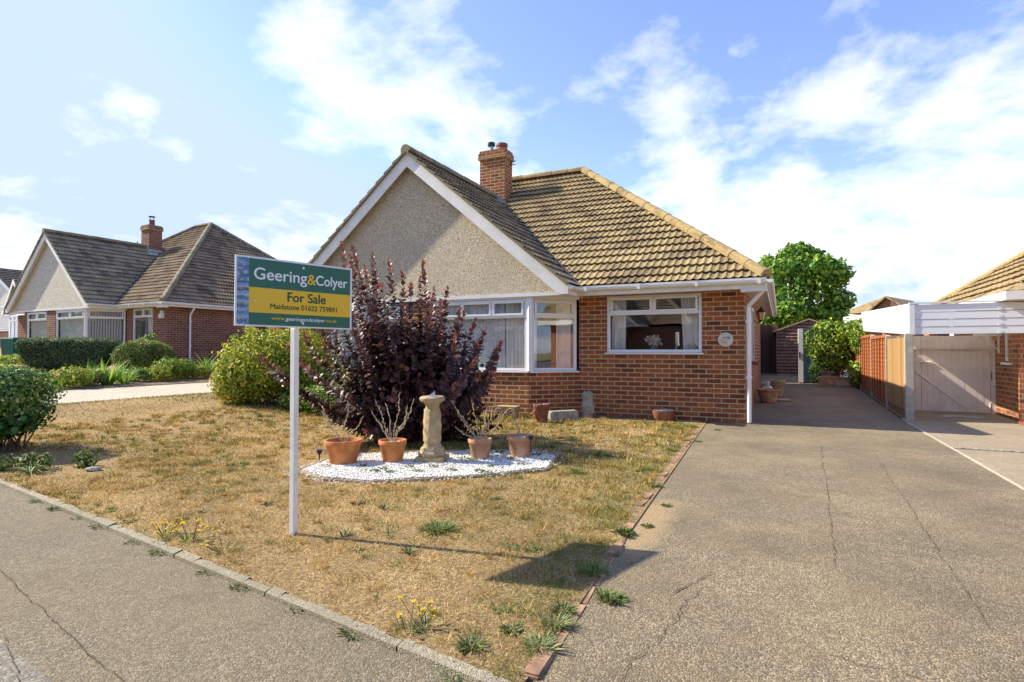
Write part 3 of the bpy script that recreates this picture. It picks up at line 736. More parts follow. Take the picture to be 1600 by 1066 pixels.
def bungalow(root, p):
    A = (0, 0); B = (p['bx'], 0); Cc = (p['cx'], -p['bay']); yb = -p['bay']
    xl = p['xl']; dep = p['depth']; zt = 2.22; ov = .34; ze = 2.37
    brick = p['brick']
    # walls
    mb = MB()
    fz = -.3
    mw = p['main_win']  # u from B
    LBA = -B[0]
    wall_panel(mb, B, A, fz, zt, [mw], .25)
    wall_panel(mb, (0, .25), (0, dep), fz, zt, [p['side_win']] if p.get('side_win') else [], .25)
    wall_panel(mb, (0, dep), (xl, dep), fz, zt, [], .25)
    xf = p['xf']
    wall_panel(mb, (xl, dep-.25), (xl, .25), fz, zt, [], .25)
    if xf > xl+.3: wall_panel(mb, (xl, 0), (xf+.22, 0), fz, zt, [], .25)
    wall_panel(mb, (xf, -.002), (xf, yb+.22), fz, zt, [], .22)
    sb = .83; xf = p['xf']
    La = math.dist(Cc, B)
    wall_panel(mb, Cc, B, fz, sb, [], .22)
    Lf = Cc[0]-xf
    f0 = (xf, yb)
    fw1 = Lf-p['fw'][0]; fw0 = Lf-p['fw'][1]; gw1 = Lf-p['gw'][0]; gw0 = Lf-p['gw'][1]
    wall_panel(mb, f0, Cc, fz, zt, [(gw0, gw1, sb, zt), (fw0, Lf, sb, zt)], .22)
    mb.build('wall', M[brick], root)
    # floor, ceiling and room partition keep the inside dark
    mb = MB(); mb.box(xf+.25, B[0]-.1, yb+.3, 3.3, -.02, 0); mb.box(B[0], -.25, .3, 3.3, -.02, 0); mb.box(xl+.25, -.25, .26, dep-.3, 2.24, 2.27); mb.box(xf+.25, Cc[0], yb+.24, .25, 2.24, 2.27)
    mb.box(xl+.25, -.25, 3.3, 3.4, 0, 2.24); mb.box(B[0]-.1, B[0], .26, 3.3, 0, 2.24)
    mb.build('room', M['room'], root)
    # windows
    g = p.get('glass', 'glass')
    window(root, B, A, mw[0], mw[1], mw[2], mw[3], 2, inset=.02, glass=g, cur=p['cur_main'])
    window(root, Cc, B, .05, La-.04, sb, zt-.06, 1, inset=.02, glass=g, cur=p['cur_side'])
    window(root, f0, Cc, fw0, Lf-.04, sb, zt-.06, p.get('fsplit', 3), inset=.02, glass=g, cur=p['cur_front'])
    window(root, f0, Cc, gw0, gw1, sb, zt-.06, 2, inset=.02, glass=g, cur=p['cur_gable'])
    # bay corner post and sill returns
    mb = MB(); mb.lathe([(.07, sb), (.07, zt-.06)], 8, (Cc[0]+.01, Cc[1]+.055, 0)); mb.build('corner_post', M['upvc'], root)
    mb = MB()
    for (a, b) in ((Cc, B), ((f0[0]+fw0, yb), Cc)):
        mb.obox(a, b, -.012, .03, zt-.06, zt-.001)
    mb.build('window_head', M['upvc'], root)
    # gable: pebble-dashed triangle
    xa, hw = p['xa'], p['hw']; xr, xg = xa+hw, xa-hw; zr = p['zr']; tg = (zr-ze)/hw; yg = yb-p['gov']
    gt = MB(); gt.poly_prism([(xg+.12, zt), (xr-.12, zt), (xr-.12, ze+.02), (xa, zr-.06), (xg+.12, ze+.02)], yb-.03, yb+.1, 'y')
    gt.build('gable_wall', M['dash' if p['pots'] == 'main' else 'dash_nb'], root)
    MB().box(xg+.15, xr-.15, yb-.045, yb-.031, zt-.03, zt+.03).build('gable_trim', M['upvc'], root)
    MB().box(xg+.0, xr-.006, yb-.02, .0, zt-.012, zt-.002).build('gable_soffit', M['white'], root)
    # bargeboards
    bw = .235
    for s in (1, -1):
        pr = [(xa, zr+.0), (xa+s*(hw+.02), ze-.0-.02*tg), (xa+s*(hw+.02), zt-.03), (xa+s*(hw-.16), zt-.03), (xa, zr-bw*1.28)]
        q = MB().poly_prism(pr if s > 0 else pr[::-1], yg, yg+.025, 'y').build('bargeboard', M['fascia'], root)
    # soffit boxing under the verge
    for s in (1, -1):
        a = (xa, zr-.09); b = (xa+s*hw, ze-.1)
        MB().add([(a[0], yg+.02, a[1]), (b[0], yg+.02, b[1]), (b[0], yb-.02, b[1]), (a[0], yb-.02, a[1])], [(0,1,2,3)]).build('verge_soffit', M['white'], root, recalc=False)
    # roof
    tm = p['tm']; d = p['d']; xe = ov; ye = -.35; zt2 = ze+d*tm; xL = xl-ov+.0; yB = ye+2*d
    cm = 1/math.hypot(1, tm); sm_ = tm*cm; vl = d/cm
    main = []
    nh = Vector((1, 1, 0)).normalized()
    tiled(main, (xL, ye, ze-.03), (1,0,0), (0, cm, sm_), xe-xL, vl, [((xe, ye, ze), (1, 1, 0)), ((xL, ye, ze), (-1, 1, 0))])
    tiled(main, (xe, ye, ze-.03), (0,1,0), (-cm, 0, sm_), yB-ye, vl, [((xe, ye, ze), (-1, -1, 0)), ((xe, yB, ze), (-1, 1, 0))])
    tiled(main, (xe, yB, ze-.03), (-1,0,0), (0, -cm, sm_), xe-xL, vl, [((xe, yB, ze), (1, -1, 0)), ((xL, yB, ze), (-1, -1, 0))])
    tiled(main, (xL, yB, ze-.03), (0,-1,0), (cm, 0, sm_), yB-ye, vl, [((xL, ye, ze), (1, -1, 0)), ((xL, yB, ze), (1, 1, 0))])
    rf = join_bm('roof', main, M[p['tile']], root)
    mb = MB(); ridge(mb, (xe, ye, ze+.05), (xe-d, ye+d, zt2+.06)); ridge(mb, (xL, ye, ze+.05), (xL+d, ye+d, zt2+.06))
    ridge(mb, (xe, yB, ze+.05), (xe-d, yB-d, zt2+.06)); ridge(mb, (xe-d, ye+d, zt2+.06), (xL+d, ye+d, zt2+.06))
    mb.build('ridge_tile', M[p.get('rtile', 'ridge')], rf, smooth=True)
    # gable roof
    cg = 1/math.hypot(1, tg); sg = tg*cg; vlg = hw/cg
    ym = ye+(zr-ze)/tm
    gab = []
    cut = ((0, ye, ze-.04), (0, sm_, -cm))
    tiled(gab, (xr, yg-.04, ze-.03), (0,1,0), (-cg, 0, sg), ym-yg+.1, vlg, [cut])
    tiled(gab, (xg, ym+.1, ze-.03), (0,-1,0), (cg, 0, sg), ym-yg+.14, vlg, [cut])
    gf = join_bm('gable_roof', gab, M[p.get('gtile', 'tile_grey')], root)
    mb = MB(); ridge(mb, (xa, yg-.05, zr+.04), (xa, ym, zr+.04)); mb.build('ridge_tile', M[p.get('grtile', 'ridge_grey')], gf, smooth=True)
    # verge mortar edge of the gable, and valley
    mb = MB()
    for s in (1, -1):
        n = int(vlg/.27)
        for i in range(n+1):
            a, b = i*.27, min(vlg, (i+1)*.27-.004)
            if b <= a: continue
            P = lambda v, h: (xa+s*(hw-v*cg)+s*sg*h, ze-.03+v*sg+cg*h)
            q = [P(a, .0), P(b, .0), P(b, .035), P(a, .064)]
            mb.poly_prism(q, yg-.055, yg+.06, 'y')
    mb.build('verge', M['ridge_grey'], gf)
    mb = MB(); t0 = Vector((xr+.02, ye, ze+.03)); t1 = Vector((xa, ym, zr+.03))
    mb.tube([t0, t1], .035, 6); mb.build('valley', M['tile_dark'], rf)
    # soffits, fascia, gutters
    mb = MB()
    mb.box(xr+.02, xe, ye, ye+.02, zt-.02, ze+.0); mb.box(xe-.02, xe, ye+.02, yB, zt-.02, ze+.0)
    mb.build('fascia', M['fascia'], root)
    MB().box(xr-.005, xr+.018, yg+.03, ye+.02, zt-.03, ze-.01).build('eave_board', M['fascia'], root); MB().box(xg-.018, xg+.005, yg+.03, .0, zt-.03, ze-.01).build('eave_board', M['fascia'], root)
    mb = MB(); mb.box(xr, xe-.02, ye+.02, 0, zt+.0, zt+.012); mb.box(0, xe-.02, 0, yB-.1, zt+.0, zt+.012); mb.box(-.04, xe+.02, ye-.01, ye+.2, zt-.07, zt-.022)
    mb.build('soffit', M['white'], root)
    gm = MB(); gx0, gx1 = xr+.02, xe+.07; gy = ye-.05; gzz = ze-.045; K = 8
    def gutter(P0, P1, side):
        base = len(gm.v)
        for P in (P0, P1):
            for k in range(K+1):
                an = math.pi*k/K; gm.v.append(tuple(Vector(P)+Vector(side)*(.052*math.cos(an))+Vector((0,0,-.055*math.sin(an)))))
            for k in range(K, -1, -1):
                an = math.pi*k/K; gm.v.append(tuple(Vector(P)+Vector(side)*(.046*math.cos(an))+Vector((0,0,-.049*math.sin(an)))))
        m_ = 2*(K+1)
        for k in range(m_): gm.f.append((base+k, base+(k+1) % m_, base+m_+(k+1) % m_, base+m_+k)); gm.m.append(0)
        gm.f.append(tuple(base+k for k in range(K+1))); gm.m.append(0)
        gm.f.append(tuple(base+m_+k for k in range(K+1))); gm.m.append(0)
    gutter((xr+.07, yg, gzz), (xr+.07, gy+.04, gzz), (1, 0, 0)); gutter((gx0, gy, gzz), (gx1, gy, gzz), (0, 1, 0)); gutter((xe+.055, gy-.06, gzz), (xe+.055, yB, gzz), (1, 0, 0))
    for xx in np.arange(gx0+.15, gx1, .95): gm.box(xx, xx+.04, gy-.06, gy+.055, gzz-.062, gzz+.012)
    gm.build('gutter', M['upvc'], root, smooth=True)
    # downpipe at the corner
    mb = MB(); px, py = p['pipe']
    mb.tube([(xe-.02, ye+.02 if py < .5 else py, gzz-.04), (xe-.02, ye+.03 if py < .5 else py, gzz-.12), (px, py, zt-.28), (px, py, zt-.36), (px, py, .03 )], .036, 10)
    for z in (zt-.55, .75): mb.box(px-.05, px+.045, py-.02, py+.05, z, z+.03)
    mb.build('downpipe', M['upvc'], root, smooth=True)
    # chimney on the gable ridge
    cx, cy, cw, cd, ct = p['chim']
    mb = MB(); mb.box(cx-cw/2, cx+cw/2, cy, cy+cd, zr-1.0, ct-.2); mb.box(cx-cw/2-.035, cx+cw/2+.035, cy-.035, cy+cd+.035, ct-.2, ct-.07)
    mb.box(cx-cw/2-.01, cx+cw/2+.01, cy-.01, cy+cd+.01, ct-.07, ct)
    ch = mb.build('chimney', M[p.get('chbrick', brick)], root)
    MB().box(cx-cw/2-.05, cx+cw/2+.05, cy-.05, cy+cd+.05, ct-.225, ct-.2).build('band', M['stone'], ch)
    mb = MB()
    for i in range(7):
        u = cw/2*i/7*1.0; z = zr-u*tg; mb.box(cx+u, cx+u+cw/14+.006, cy-.012, cy, z-.16, z+.14)
        mb.box(cx-u-cw/14-.006, cx-u, cy-.012, cy, z-.16, z+.14)
    mb.box(cx+cw/2, cx+cw/2+.014, cy-.012, cy+cd+.02, zr-cw/2*tg-.16, zr-cw/2*tg+.16)
    mb.add([(cx+cw/2, cy-.1, zr-cw/2*tg+.05), (cx+cw/2+.22, cy-.1, zr-(cw/2+.22)*tg+.06), (cx+cw/2+.22, cy+cd+.1, zr-(cw/2+.22)*tg+.06), (cx+cw/2, cy+cd+.1, zr-cw/2*tg+.05)], [(0,1,2,3)])
    mb.build('flashing', M['lead'], ch)
    if p['pots'] == 'main':
        mb = MB(); mb.lathe([(.14, ct-.02), (.13, ct+.10), (.155, ct+.13), (.15, ct+.19), (.12, ct+.2), (.11, ct+.1)], 18, (cx+.17, cy+cd/2, 0)); mb.build('chimney_pot', M['terra_dark'], ch, smooth=True)
        mb = MB(); mb.lathe([(.055, ct-.02), (.055, ct+.22)], 14, (cx-.14, cy+cd/2, 0)); mb.build('flue', M['steel'], ch, smooth=True)
        mb = MB(); mb.lathe([(.07, ct+.17), (.1, ct+.19), (.1, ct+.27), (.04, ct+.3)], 14, (cx-.14, cy+cd/2, 0)); mb.build('cowl', M['black'], ch, smooth=True)
        mb = MB()
        for z in (ct-.28, ct-.37, ct-.33): mb.tube([(cx+cw/2-.02, cy+cd*.7, z), (cx+cw/2+.16 if z != ct-.33 else cx+cw/2+.08, cy+cd*.7+.02, z+.02)], .012, 5)
        mb.build('aerial_bracket', M['black'], ch)
    else:
        mb = MB(); mb.lathe([(.13, ct-.02), (.11, ct+.22), (.13, ct+.24), (.13, ct+.27)], 16, (cx, cy+cd/2, 0)); mb.build('chimney_pot', M['terra_dark'], ch, smooth=True)
        mb = MB(); mb.lathe([(.14, ct+.42), (.15, ct+.44), (.05, ct+.47)], 14, (cx, cy+cd/2, 0))
        for k in range(4): mb.tube([(cx+.1*math.cos(k*1.57), cy+cd/2+.1*math.sin(k*1.57), ct+.26), (cx+.1*math.cos(k*1.57), cy+cd/2+.1*math.sin(k*1.57), ct+.43)], .01, 5)
        mb.build('cowl', M['black'], ch)
        mb = MB(); n = 16; cc = Vector((cx-cw*.35, cy-.22, ct-1.0)); ax = Vector((-.55, -.8, .25)).normalized(); s1 = ax.cross(Vector((0,0,1))).normalized(); s2 = s1.cross(ax)
        for rr, off in ((.0, 0), (.13, .012), (.24, .04)):
            for k in range(n): mb.v.append(tuple(cc+ax*off*1.0+(s1*math.cos(k*2*math.pi/n)+s2*math.sin(k*2*math.pi/n))*max(rr, .001)))
        for i in range(2):
            for k in range(n): mb.f.append((i*n+k, i*n+(k+1) % n, (i+1)*n+(k+1) % n, (i+1)*n+k)); mb.m.append(0)
        mb.tube([cc, cc+ax*.25-Vector((0,0,.05))], .012, 5); mb.tube([cc, Vector((cx-cw*.3, cy+.02, ct-1.05))], .015, 5)
        mb.build('satellite_dish', M['steel'], ch, smooth=True)

# the house in the middle
HX, HY = -.54, 10.22
house = empty('brick_bungalow', (HX, HY, 0), 0, 'brick bungalow with cream pebbledash gable and tan tiled roof behind the for sale board', 'bungalow')
main = dict(bx=-2.88, cx=-3.61, bay=.69, xl=-10.9, depth=8.2, brick='brick', tile='tile', main_win=(.53, 2.20, 1.17, 2.20), side_win=None,
    fw=(0.0, 2.15), gw=(2.85, 4.7), xa=-6.17, hw=3.37, zr=5.17, gov=.2, xf=-9.45, tm=.793, d=4.46, pipe=(.065, -.075), chim=(-6.2, 2.9, .72, .45, 6.42), pots='main',
    cur_main=[(.60, .86, 'curtain', -.06), (1.83, 2.12, 'curtain', .10)], cur_side=[(.10, .22, 'curtain', 0), (.62, .92, 'curtain', 0)],
    cur_front=[(3.75, 5.3, 'lace', 0), (5.28, 5.7, 'curtain', 0)], cur_gable=[(1.2, 2.9, 'lace', 0)], fsplit=3)
bungalow(house, main)
# side window and door recess on the drive side
mb = MB(); mb.box(.0, .03, 1.75, 2.55, 1.12, 2.0); sw = mb.build('side_window', M['black'], house); 
MB().add([(-.01, 1.65, 1.0), (.16, 1.65, .98), (.16, 2.65, .98), (-.01, 2.65, 1.0), (-.01, 1.65, .93), (.14, 1.65, .93), (.14, 2.65, .93), (-.01, 2.65, .93)], [(0,1,2,3), (4,5,6,7), (0,1,5,4), (1,2,6,5), (2,3,7,6)]).build('sill', M['door_red'], sw)
MB().box(.0, .045, 1.7, 1.78, 1.0, 2.05).box(.0, .045, 2.52, 2.6, 1.0, 2.05).box(.0, .045, 1.78, 2.52, 1.99, 2.05).build('frame', M['upvc'], sw)
# floor-level plinth course, number plate is its own thing
mb = MB()
n = 40; mb.lathe([(.0001, .0), (.1, .0), (.118, -.006), (.122, -.014), (.118, -.02)], n, (0, 0, 0), cap=False)
pl = mb.build('house_number_plate', M['cherub'], smooth=True)
pl.rotation_euler = (R(90), 0, 0); pl.location = (-.84, HY-.003-.02, 1.39); pl.rotation_euler = (R(90), 0, 0)
tag(pl, 'round white ceramic house number plate with painted flowers on the brick wall', 'house number')

# ------------------------------------------------------------------ writing
def text_mesh(body, mat, parent, name, origin, T, B, w, h, off=.0, thick=.0, bold=0):
    """text scaled to width w and height h, lower left at origin in the plane (T,B)"""
    cu = bpy.data.curves.new(name, 'FONT'); cu.body = body; cu.size = 1; cu.offset = thick
    tmp = bpy.data.objects.new('tmp', cu); COL.objects.link(tmp)
    dg = bpy.context.evaluated_depsgraph_get(); dg.update()
    me = bpy.data.meshes.new_from_object(tmp.evaluated_get(dg)); bpy.data.objects.remove(tmp)
    co = np.empty(len(me.vertices)*3, np.float32); me.vertices.foreach_get('co', co); co = co.reshape(-1, 3)
    mn, mx = co.min(0), co.max(0); u = (co[:, 0]-mn[0])/(mx[0]-mn[0])*w; v = (co[:, 1]-mn[1])/(mx[1]-mn[1])*h
    T, B, O = np.array(T), np.array(B), np.array(origin); N = np.cross(T, B)
    P = O+u[:, None]*T+v[:, None]*B+N*off
    me.vertices.foreach_set('co', P.astype(np.float32).ravel()); me.materials.clear(); me.materials.append(mat); me.update()
    if bold:
        bm = bmesh.new(); bm.from_mesh(me)
        for q, (sx_, sy_) in enumerate(((1, 0), (-1, 0), (0, 1), (0, -1))):
            m2 = me.copy(); m2.transform(Matrix.Translation(Vector(T)*bold*sx_+Vector(B)*bold*.7*sy_+Vector(N)*.0002*(q+1))); bm.from_mesh(m2); bpy.data.meshes.remove(m2)
        bm.to_mesh(me); bm.free()
    return link(name, me, None, parent)

# for sale sign
SW, SH = .708, .443
sign = empty('for_sale_board', (-2.87, 2.77, 0), 0, 'green and yellow For Sale board on a white post in the dry lawn', 'sign')
mb = MB().box(-.020, .020, -.020, .020, -.25, 1.74)
mb.build('post', M['postwhite'], sign, bevel=.003)
ang = R(72.5); KU, KV = .79/.708, .428/.443
T = Vector((math.cos(ang), math.sin(ang), 0)); Nn = T.cross(Vector((0,0,1)))  # facing the camera side
if Nn.y > 0: Nn = -Nn
bc = Vector((0, 0, 1.564))+Nn*.035; tilt = R(-.3)
Tt = (T*math.cos(tilt)+Vector((0,0,1))*math.sin(tilt)).normalized(); Bt = (Vector((0,0,1))*math.cos(tilt)-T*math.sin(tilt)).normalized()
def brd(mb, u0, u1, v0, v1, n0, n1):
    vs = []
    for nn in (n0, n1):
        for (u, v) in ((u0, v0), (u1, v0), (u1, v1), (u0, v1)): vs.append(tuple(bc+Tt*(u-SW/2)*KU+Bt*(v-SH/2)*KV+Nn*nn))
    mb.add(vs, [(0,1,2,3), (7,6,5,4), (0,4,5,1), (1,5,6,2), (2,6,7,3), (3,7,4,0)]); return mb
M['s_green'] = paint('sign_green', (.008,.13,.085), .35, .03, 3, .0); M['s_yellow'] = paint('sign_yellow', (.80,.52,.02), .35, .03, 3, .0)
M['s_white'] = paint('sign_white', (.78,.80,.84), .35, .03, 3, .0); M['s_text_g'] = paint('sign_textgreen', (.006,.07,.02), .4, .0, 3, .0)
M['s_textw'] = paint('sign_textwhite', (.80,.84,.90), .4, .0, 3, .0)
board = brd(MB(), 0, SW, 0, SH, -.004, .004).build('board', M['s_white'], sign)
brd(MB(), .073, SW-.012, .010, SH-.012, .0042, .0050).build('green_panel', M['s_green'], board)
brd(MB(), .073, SW-.012, .088, .248, .0052, .0058).build('yellow_band', M['s_yellow'], board)
m = NT('photo_strip'); c = m.coord()
sp_ = m.n('ShaderNodeSeparateXYZ', ins={0: c}).outputs[2]
cell = m.math('FLOOR', m.math('MULTIPLY', sp_, 21.5)); rn = m.n('ShaderNodeTexWhiteNoise', noise_dimensions='1D', ins={'W': cell}).outputs[0]
frac = m.math('FRACT', m.math('ADD', m.math('MULTIPLY', sp_, 21.5), m.math('MULTIPLY', m.noise(c, 25, 3), .8)))
hue = m.ramp(m.math('ADD', frac, m.math('MULTIPLY', m.math('SUBTRACT', m.noise(c, 60, 4, .7), .5), .8)), [(.1, (.03,.06,.10)), (.3, (.10,.16,.06)), (.45, (.32,.26,.16)), (.6, (.5,.6,.75)), (.85, (.05,.25,.6)), (1, (.25,.5,.8))])
hue = m.mix(m.ramp(m.noise(c, 110, 3, .8), [(.55, 0.0), (.7, .6)]), hue, (.45,.10,.06))
rn2 = m.n('ShaderNodeTexWhiteNoise', noise_dimensions='1D', ins={'W': m.math('ADD', cell, 7.3)}).outputs[0]
blk = m.n('ShaderNodeSeparateColor', ins={0: m.vor(c, 75)}); scn = m.ramp(blk.outputs[0], [(0, (.03,.12,.4)), (.3, (.35,.5,.8)), (.5, (.12,.16,.05)), (.7, (.5,.4,.25)), (.85, (.06,.08,.12)), (1, (.4,.12,.06))], 'CONSTANT')
hue = m.mix(m.ramp(rn2, [(.2, .15), (.8, .8)]), hue, scn)
hue = m.mix(m.math('MULTIPLY', rn, .45), hue, (.06,.25,.6))
M['strip'] = m.done(hue, .35)
brd(MB(), .010, .073, .010, SH-.012, .0042, .0050).build('photo_strip', M['strip'], board)
def stext(body, mat, u0, w, v0, h, bold=0.0):
    o = bc+Tt*(u0-SW/2)*KU+Bt*(v0-SH/2)*KV+Nn*.0062; w *= KU; h *= KV
    Tn = np.array(Tt); Bn = np.array(Bt)
    return text_mesh(body, mat, board, 'lettering', tuple(o), Tn, Bn, w, h, bold=bold)
stext('Geering', M['s_textw'], .100, .308, .278, .098, .0016)
stext('&', M['s_yellow'], .412, .052, .297, .068, .0018)
stext('Colyer', M['s_textw'], .466, .207, .276, .089, .0016)
stext('For Sale', M['s_text_g'], .292, .236, .171, .062, .0022)
stext('Maidstone 01622 759891', M['s_text_g'], .192, .412, .118, .034, .0011)
stext('www', M['s_yellow'], .198, .076, .046, .015, .0006)
stext('.geeringandcolyer', M['s_textw'], .276, .250, .037, .031, .0006)
stext('.co.uk', M['s_yellow'], .529, .074, .0455, .023, .0005)
for (u, v) in ((.385, .405), (.385, .030), (.103, .165), (.645, .165)):
    q = bc+Tt*(u-SW/2)*KU+Bt*(v-SH/2)*KV+Nn*.0068
    MB().tube([q-Nn*.003, q+Nn*.003], .0075 if u == .385 else .005, 10).build('screw_cap', M['s_white'], board)

# number plate writing and flowers
M['navy'] = paint('navy_enamel', (.03,.04,.12), .4); M['leafg'] = paint('enamel_green', (.12,.2,.1), .4); M['yel'] = paint('enamel_yellow', (.7,.5,.15), .4)
o = text_mesh('20', M['navy'], pl, 'number', (.015, .030, .0), np.array([.86, -.5, 0.]), np.array([.5, .86, 0.]), .055, .036, off=.0015, thick=.03)
mb = MB(); r = random.Random(2)
for k in range(9):
    a = k*.9; cxx, cyy = -.03+.022*math.cos(a)+.006*k-.02, .0+.026*math.sin(a)-.003*k
    mb.lathe([(.0001, .002), (.013, .0015)], 7, (cxx, cyy, 0), cap=False)
mb.build('painted_flower', M['yel'], pl)
mb = MB()
for k in range(7):
    a = k*1.05; cxx, cyy = -.02+.045*math.cos(a)*.8, -.008+.05*math.sin(a)
    mb.lathe([(.0001, .0012), (.012, .001)], 5, (cxx, cyy, 0), sx=1.5, cap=False, rot=a)
mb.build('painted_leaf', M['leafg'], pl)

# wall lantern by the side door
lam = empty('wall_lantern', (HX+.0, HY+2.9, 1.95), 0, 'black wall lantern with amber glass on the side wall of the bungalow', 'lamp')
mb = MB(); mb.box(0, .02, -.04, .04, -.16, .12); mb.tube([(.02, 0, -.1), (.1, 0, -.16), (.17, 0, -.12)], .012, 6); mb.build('bracket', M['black'], lam)
m = NT('amber_glass'); m.done((.75,.55,.28), .25); M['amber'] = m.mat
mb = MB(); mb.lathe([(.05, -.10), (.085, .06)], 6, (.17, 0, 0)); mb.build('lantern_glass', M['amber'], lam)
mb = MB(); mb.lathe([(.055, -.125), (.055, -.10)], 6, (.17, 0, 0)); mb.lathe([(.1, .06), (.1, .07), (.03, .14), (.012, .18)], 6, (.17, 0, 0))
for k in range(6):
    a = k*math.pi/3; mb.tube([(.17+.052*math.cos(a), .052*math.sin(a), -.10), (.17+.088*math.cos(a), .088*math.sin(a), .06)], .006, 4)
mb.build('lantern_cage', M['black'], lam)
# vase of flowers on the window sill
vs = empty('flower_vase', (HX-2.88+1.35, HY+.16, 1.20), 0, 'small vase of pale flowers behind the right-hand front window', 'vase')
MB().lathe([(.04, 0), (.06, .05), (.035, .1), (.045, .13)], 14).build('vase', M['locker_green'], vs, smooth=True)
P = np.array([0, 0, .19])+rdir(160)*np.array([.17, .07, .08])*rng.random((160, 1))**.4; P[:, 2] = np.maximum(P[:, 2], .1)
leaf_mesh('blossom', P, rdir(160), rdir(160), .06, .045, rng.random(160), L['white_petal'], vs)
vs2 = empty('flower_posy', (HX-2.88+2.02, HY+.14, 1.20), 0, 'little pink and white posy at the right end of the front window', 'flowers')
P = np.array([0, 0, .06])+rdir(60)*np.array([.08, .04, .05]); leaf_mesh('blossom', P, rdir(60), rdir(60), .04, .03, rng.random(60), L['white_petal'], vs2)
MB().lathe([(.03, 0), (.035, .04)], 10).build('cup', M['cherub'], vs2)

# ------------------------------------------------------------------ neighbour on the left
nb = empty('neighbour_bungalow', (-20.464, 13.616, .631), -.052, 'brick bungalow on the left with grey tiled roof and vertical blinds', 'bungalow')
nbp = dict(main); nbp.update(bay=1.086, bx=-2.624, cx=-3.394, xa=-6.033, hw=3.267, xf=-8.15, xl=-11.6, depth=10.4, tm=.791, brick='brick_nb', tile='tile_brown', main_win=(.42, 1.75, .95, 2.20), fw=(0.0, 2.2), gw=(2.9, 4.6), fsplit=2,
    gov=.22, zr=5.345, chim=(-6.05, 2.56, .6, .6, 6.36), pots='nb', rtile='ridge_grey', pipe=(.07, .85), d=5.589, glass='glass_nb', cur_main=[(1.2, 1.8, 'curtain', 0)], cur_side=[(.1, 1.0, 'blind', 0)], cur_front=[(2.62, 4.66, 'curtain', 0)], cur_gable=[(.2, 1.82, 'curtain', 0)])  # front and gable curtains added, their paleness stands in for reflections in the glass
nbp['cur_side'] = [(.12, 1.1, 'blind', 0)]
bungalow(nb, nbp)
mb = MB(); mb.box(-.28, -.12, -.14, -.01, 1.78, 1.95); mb.box(-.25, -.15, -.10, -.0, 1.95, 2.06); mb.build('outside_light', M['white'], nb)
# opposite houses: what the windows reflect
op = copy_tree(nb); op.name = 'opposite_bungalow'; op.rotation_euler = (0, 0, math.pi+.16); op.location = (-16, -13.5, .3)
tag(op, 'brick bungalow across the road, seen mirrored in the front windows', 'bungalow')

for (ox, oy, oz, oa, lb) in [(-4.5, -15.2, .1, .16, 'brick bungalow across the road nearest the driveway, mirrored in the front windows'), (-31, -11.0, .9, .16, 'brick bungalow further left across the road, only mirrored in glass')]:
    q_ = copy_tree(op); q_.name = 'opposite_bungalow'; q_.location = (ox, oy, oz); q_.rotation_euler = (0, 0, math.pi+oa); tag(q_, lb, 'bungalow')
# house number etc. done; right-hand neighbour
rn_ = empty('orange_brick_house', (3.55, 12.0, .02), 0, 'orange brick house at the right edge behind the white carport', 'house')
mb = MB(); wall_panel(mb, (0, 0), (6, 0), -.2, 2.3, [], .25); wall_panel(mb, (.0, 7), (.0, .25), -.2, 2.3, [(6.2, 6.42, .98, 2.0), (1.5, 3.0, 1.0, 2.0)], .25)
mb.box(-.04, .22, -.05, -.001, -.2, 2.3); mb.build('wall', M['brick_right'], rn_)
MB().box(.02, .09, .42, .50, 1.0, 2.0).box(.02, .09, .72, .80, 1.0, 2.0).box(.02, .09, .5, .72, 1.0, 1.07).box(.02, .09, .5, .72, 1.93, 2.0).box(-.04, .05, .38, .84, .94, .98).build('window', M['upvc'], rn_)
MB().box(.05, .06, .5, .72, 1.07, 1.93).build('pane', M['glass'], rn_)
rf = []; e = Vector((-.25, 6.25, 2.10)); tmr = .72; cm = 1/math.hypot(1, tmr); sm_ = tmr*cm
tiled(rf, (-.25, 6.25, 2.10), (0,-1,0), (cm, 0, sm_), 6.6, 5.0, [((-.25, 6.25, 0), (1, 1, 0)), ((-.25, -.35, 0), (1, -1, 0))], course=.32, per=.3, ht=.012)
tiled(rf, (-.25, -.35, 2.10), (1,0,0), (0, cm, sm_), 8, 5.0, [((-.25, -.35, 0), (-1, 1, 0))], course=.32, per=.3, ht=.012)
ro = join_bm('roof', rf, M['tile'], rn_)
mb = MB(); mb.box(2.2, 8, -6.5, -.01, -.2, 2.3); mb.build('wing_wall', M['brick_right'], rn_)
MB().box(1.85, 8, -6.9, -.43, 2.12, 2.3).build('wing_fascia', M['fascia'], rn_)
mb = MB(); mb.poly_prism([(1.85, 2.3), (8.2, 2.3), (5.0, 4.6)], -6.9, -.43, 'y'); mb.build('wing_roof', M['tile'], rn_)
mb = MB(); ridge(mb, (-.25, 6.25, 2.16), (3.0, 3.0, 4.5), .09); mb.build('ridge_tile', M['ridge'], ro, smooth=True)
MB().box(-.30, -.25, -.35, 6.3, 2.0, 2.14).box(-.25, 0, -.3, 6.2, 2.0, 2.02).box(-.3, 6, -.42, -.36, 2.0, 2.14).build('fascia', M['fascia'], rn_)
st = empty('red_step', (3.78, 11.55, 0), 0, 'dark red doorstep slab with paler tread at the foot of the right brick wall', 'step')
MB().box(-.3, .9, -.2, .38, 0, .06).build('slab', M['step'], st, bevel=.006); MB().box(-.1, .9, .05, .38, .062, .10).build('tread', M['step2'], st, bevel=.006)

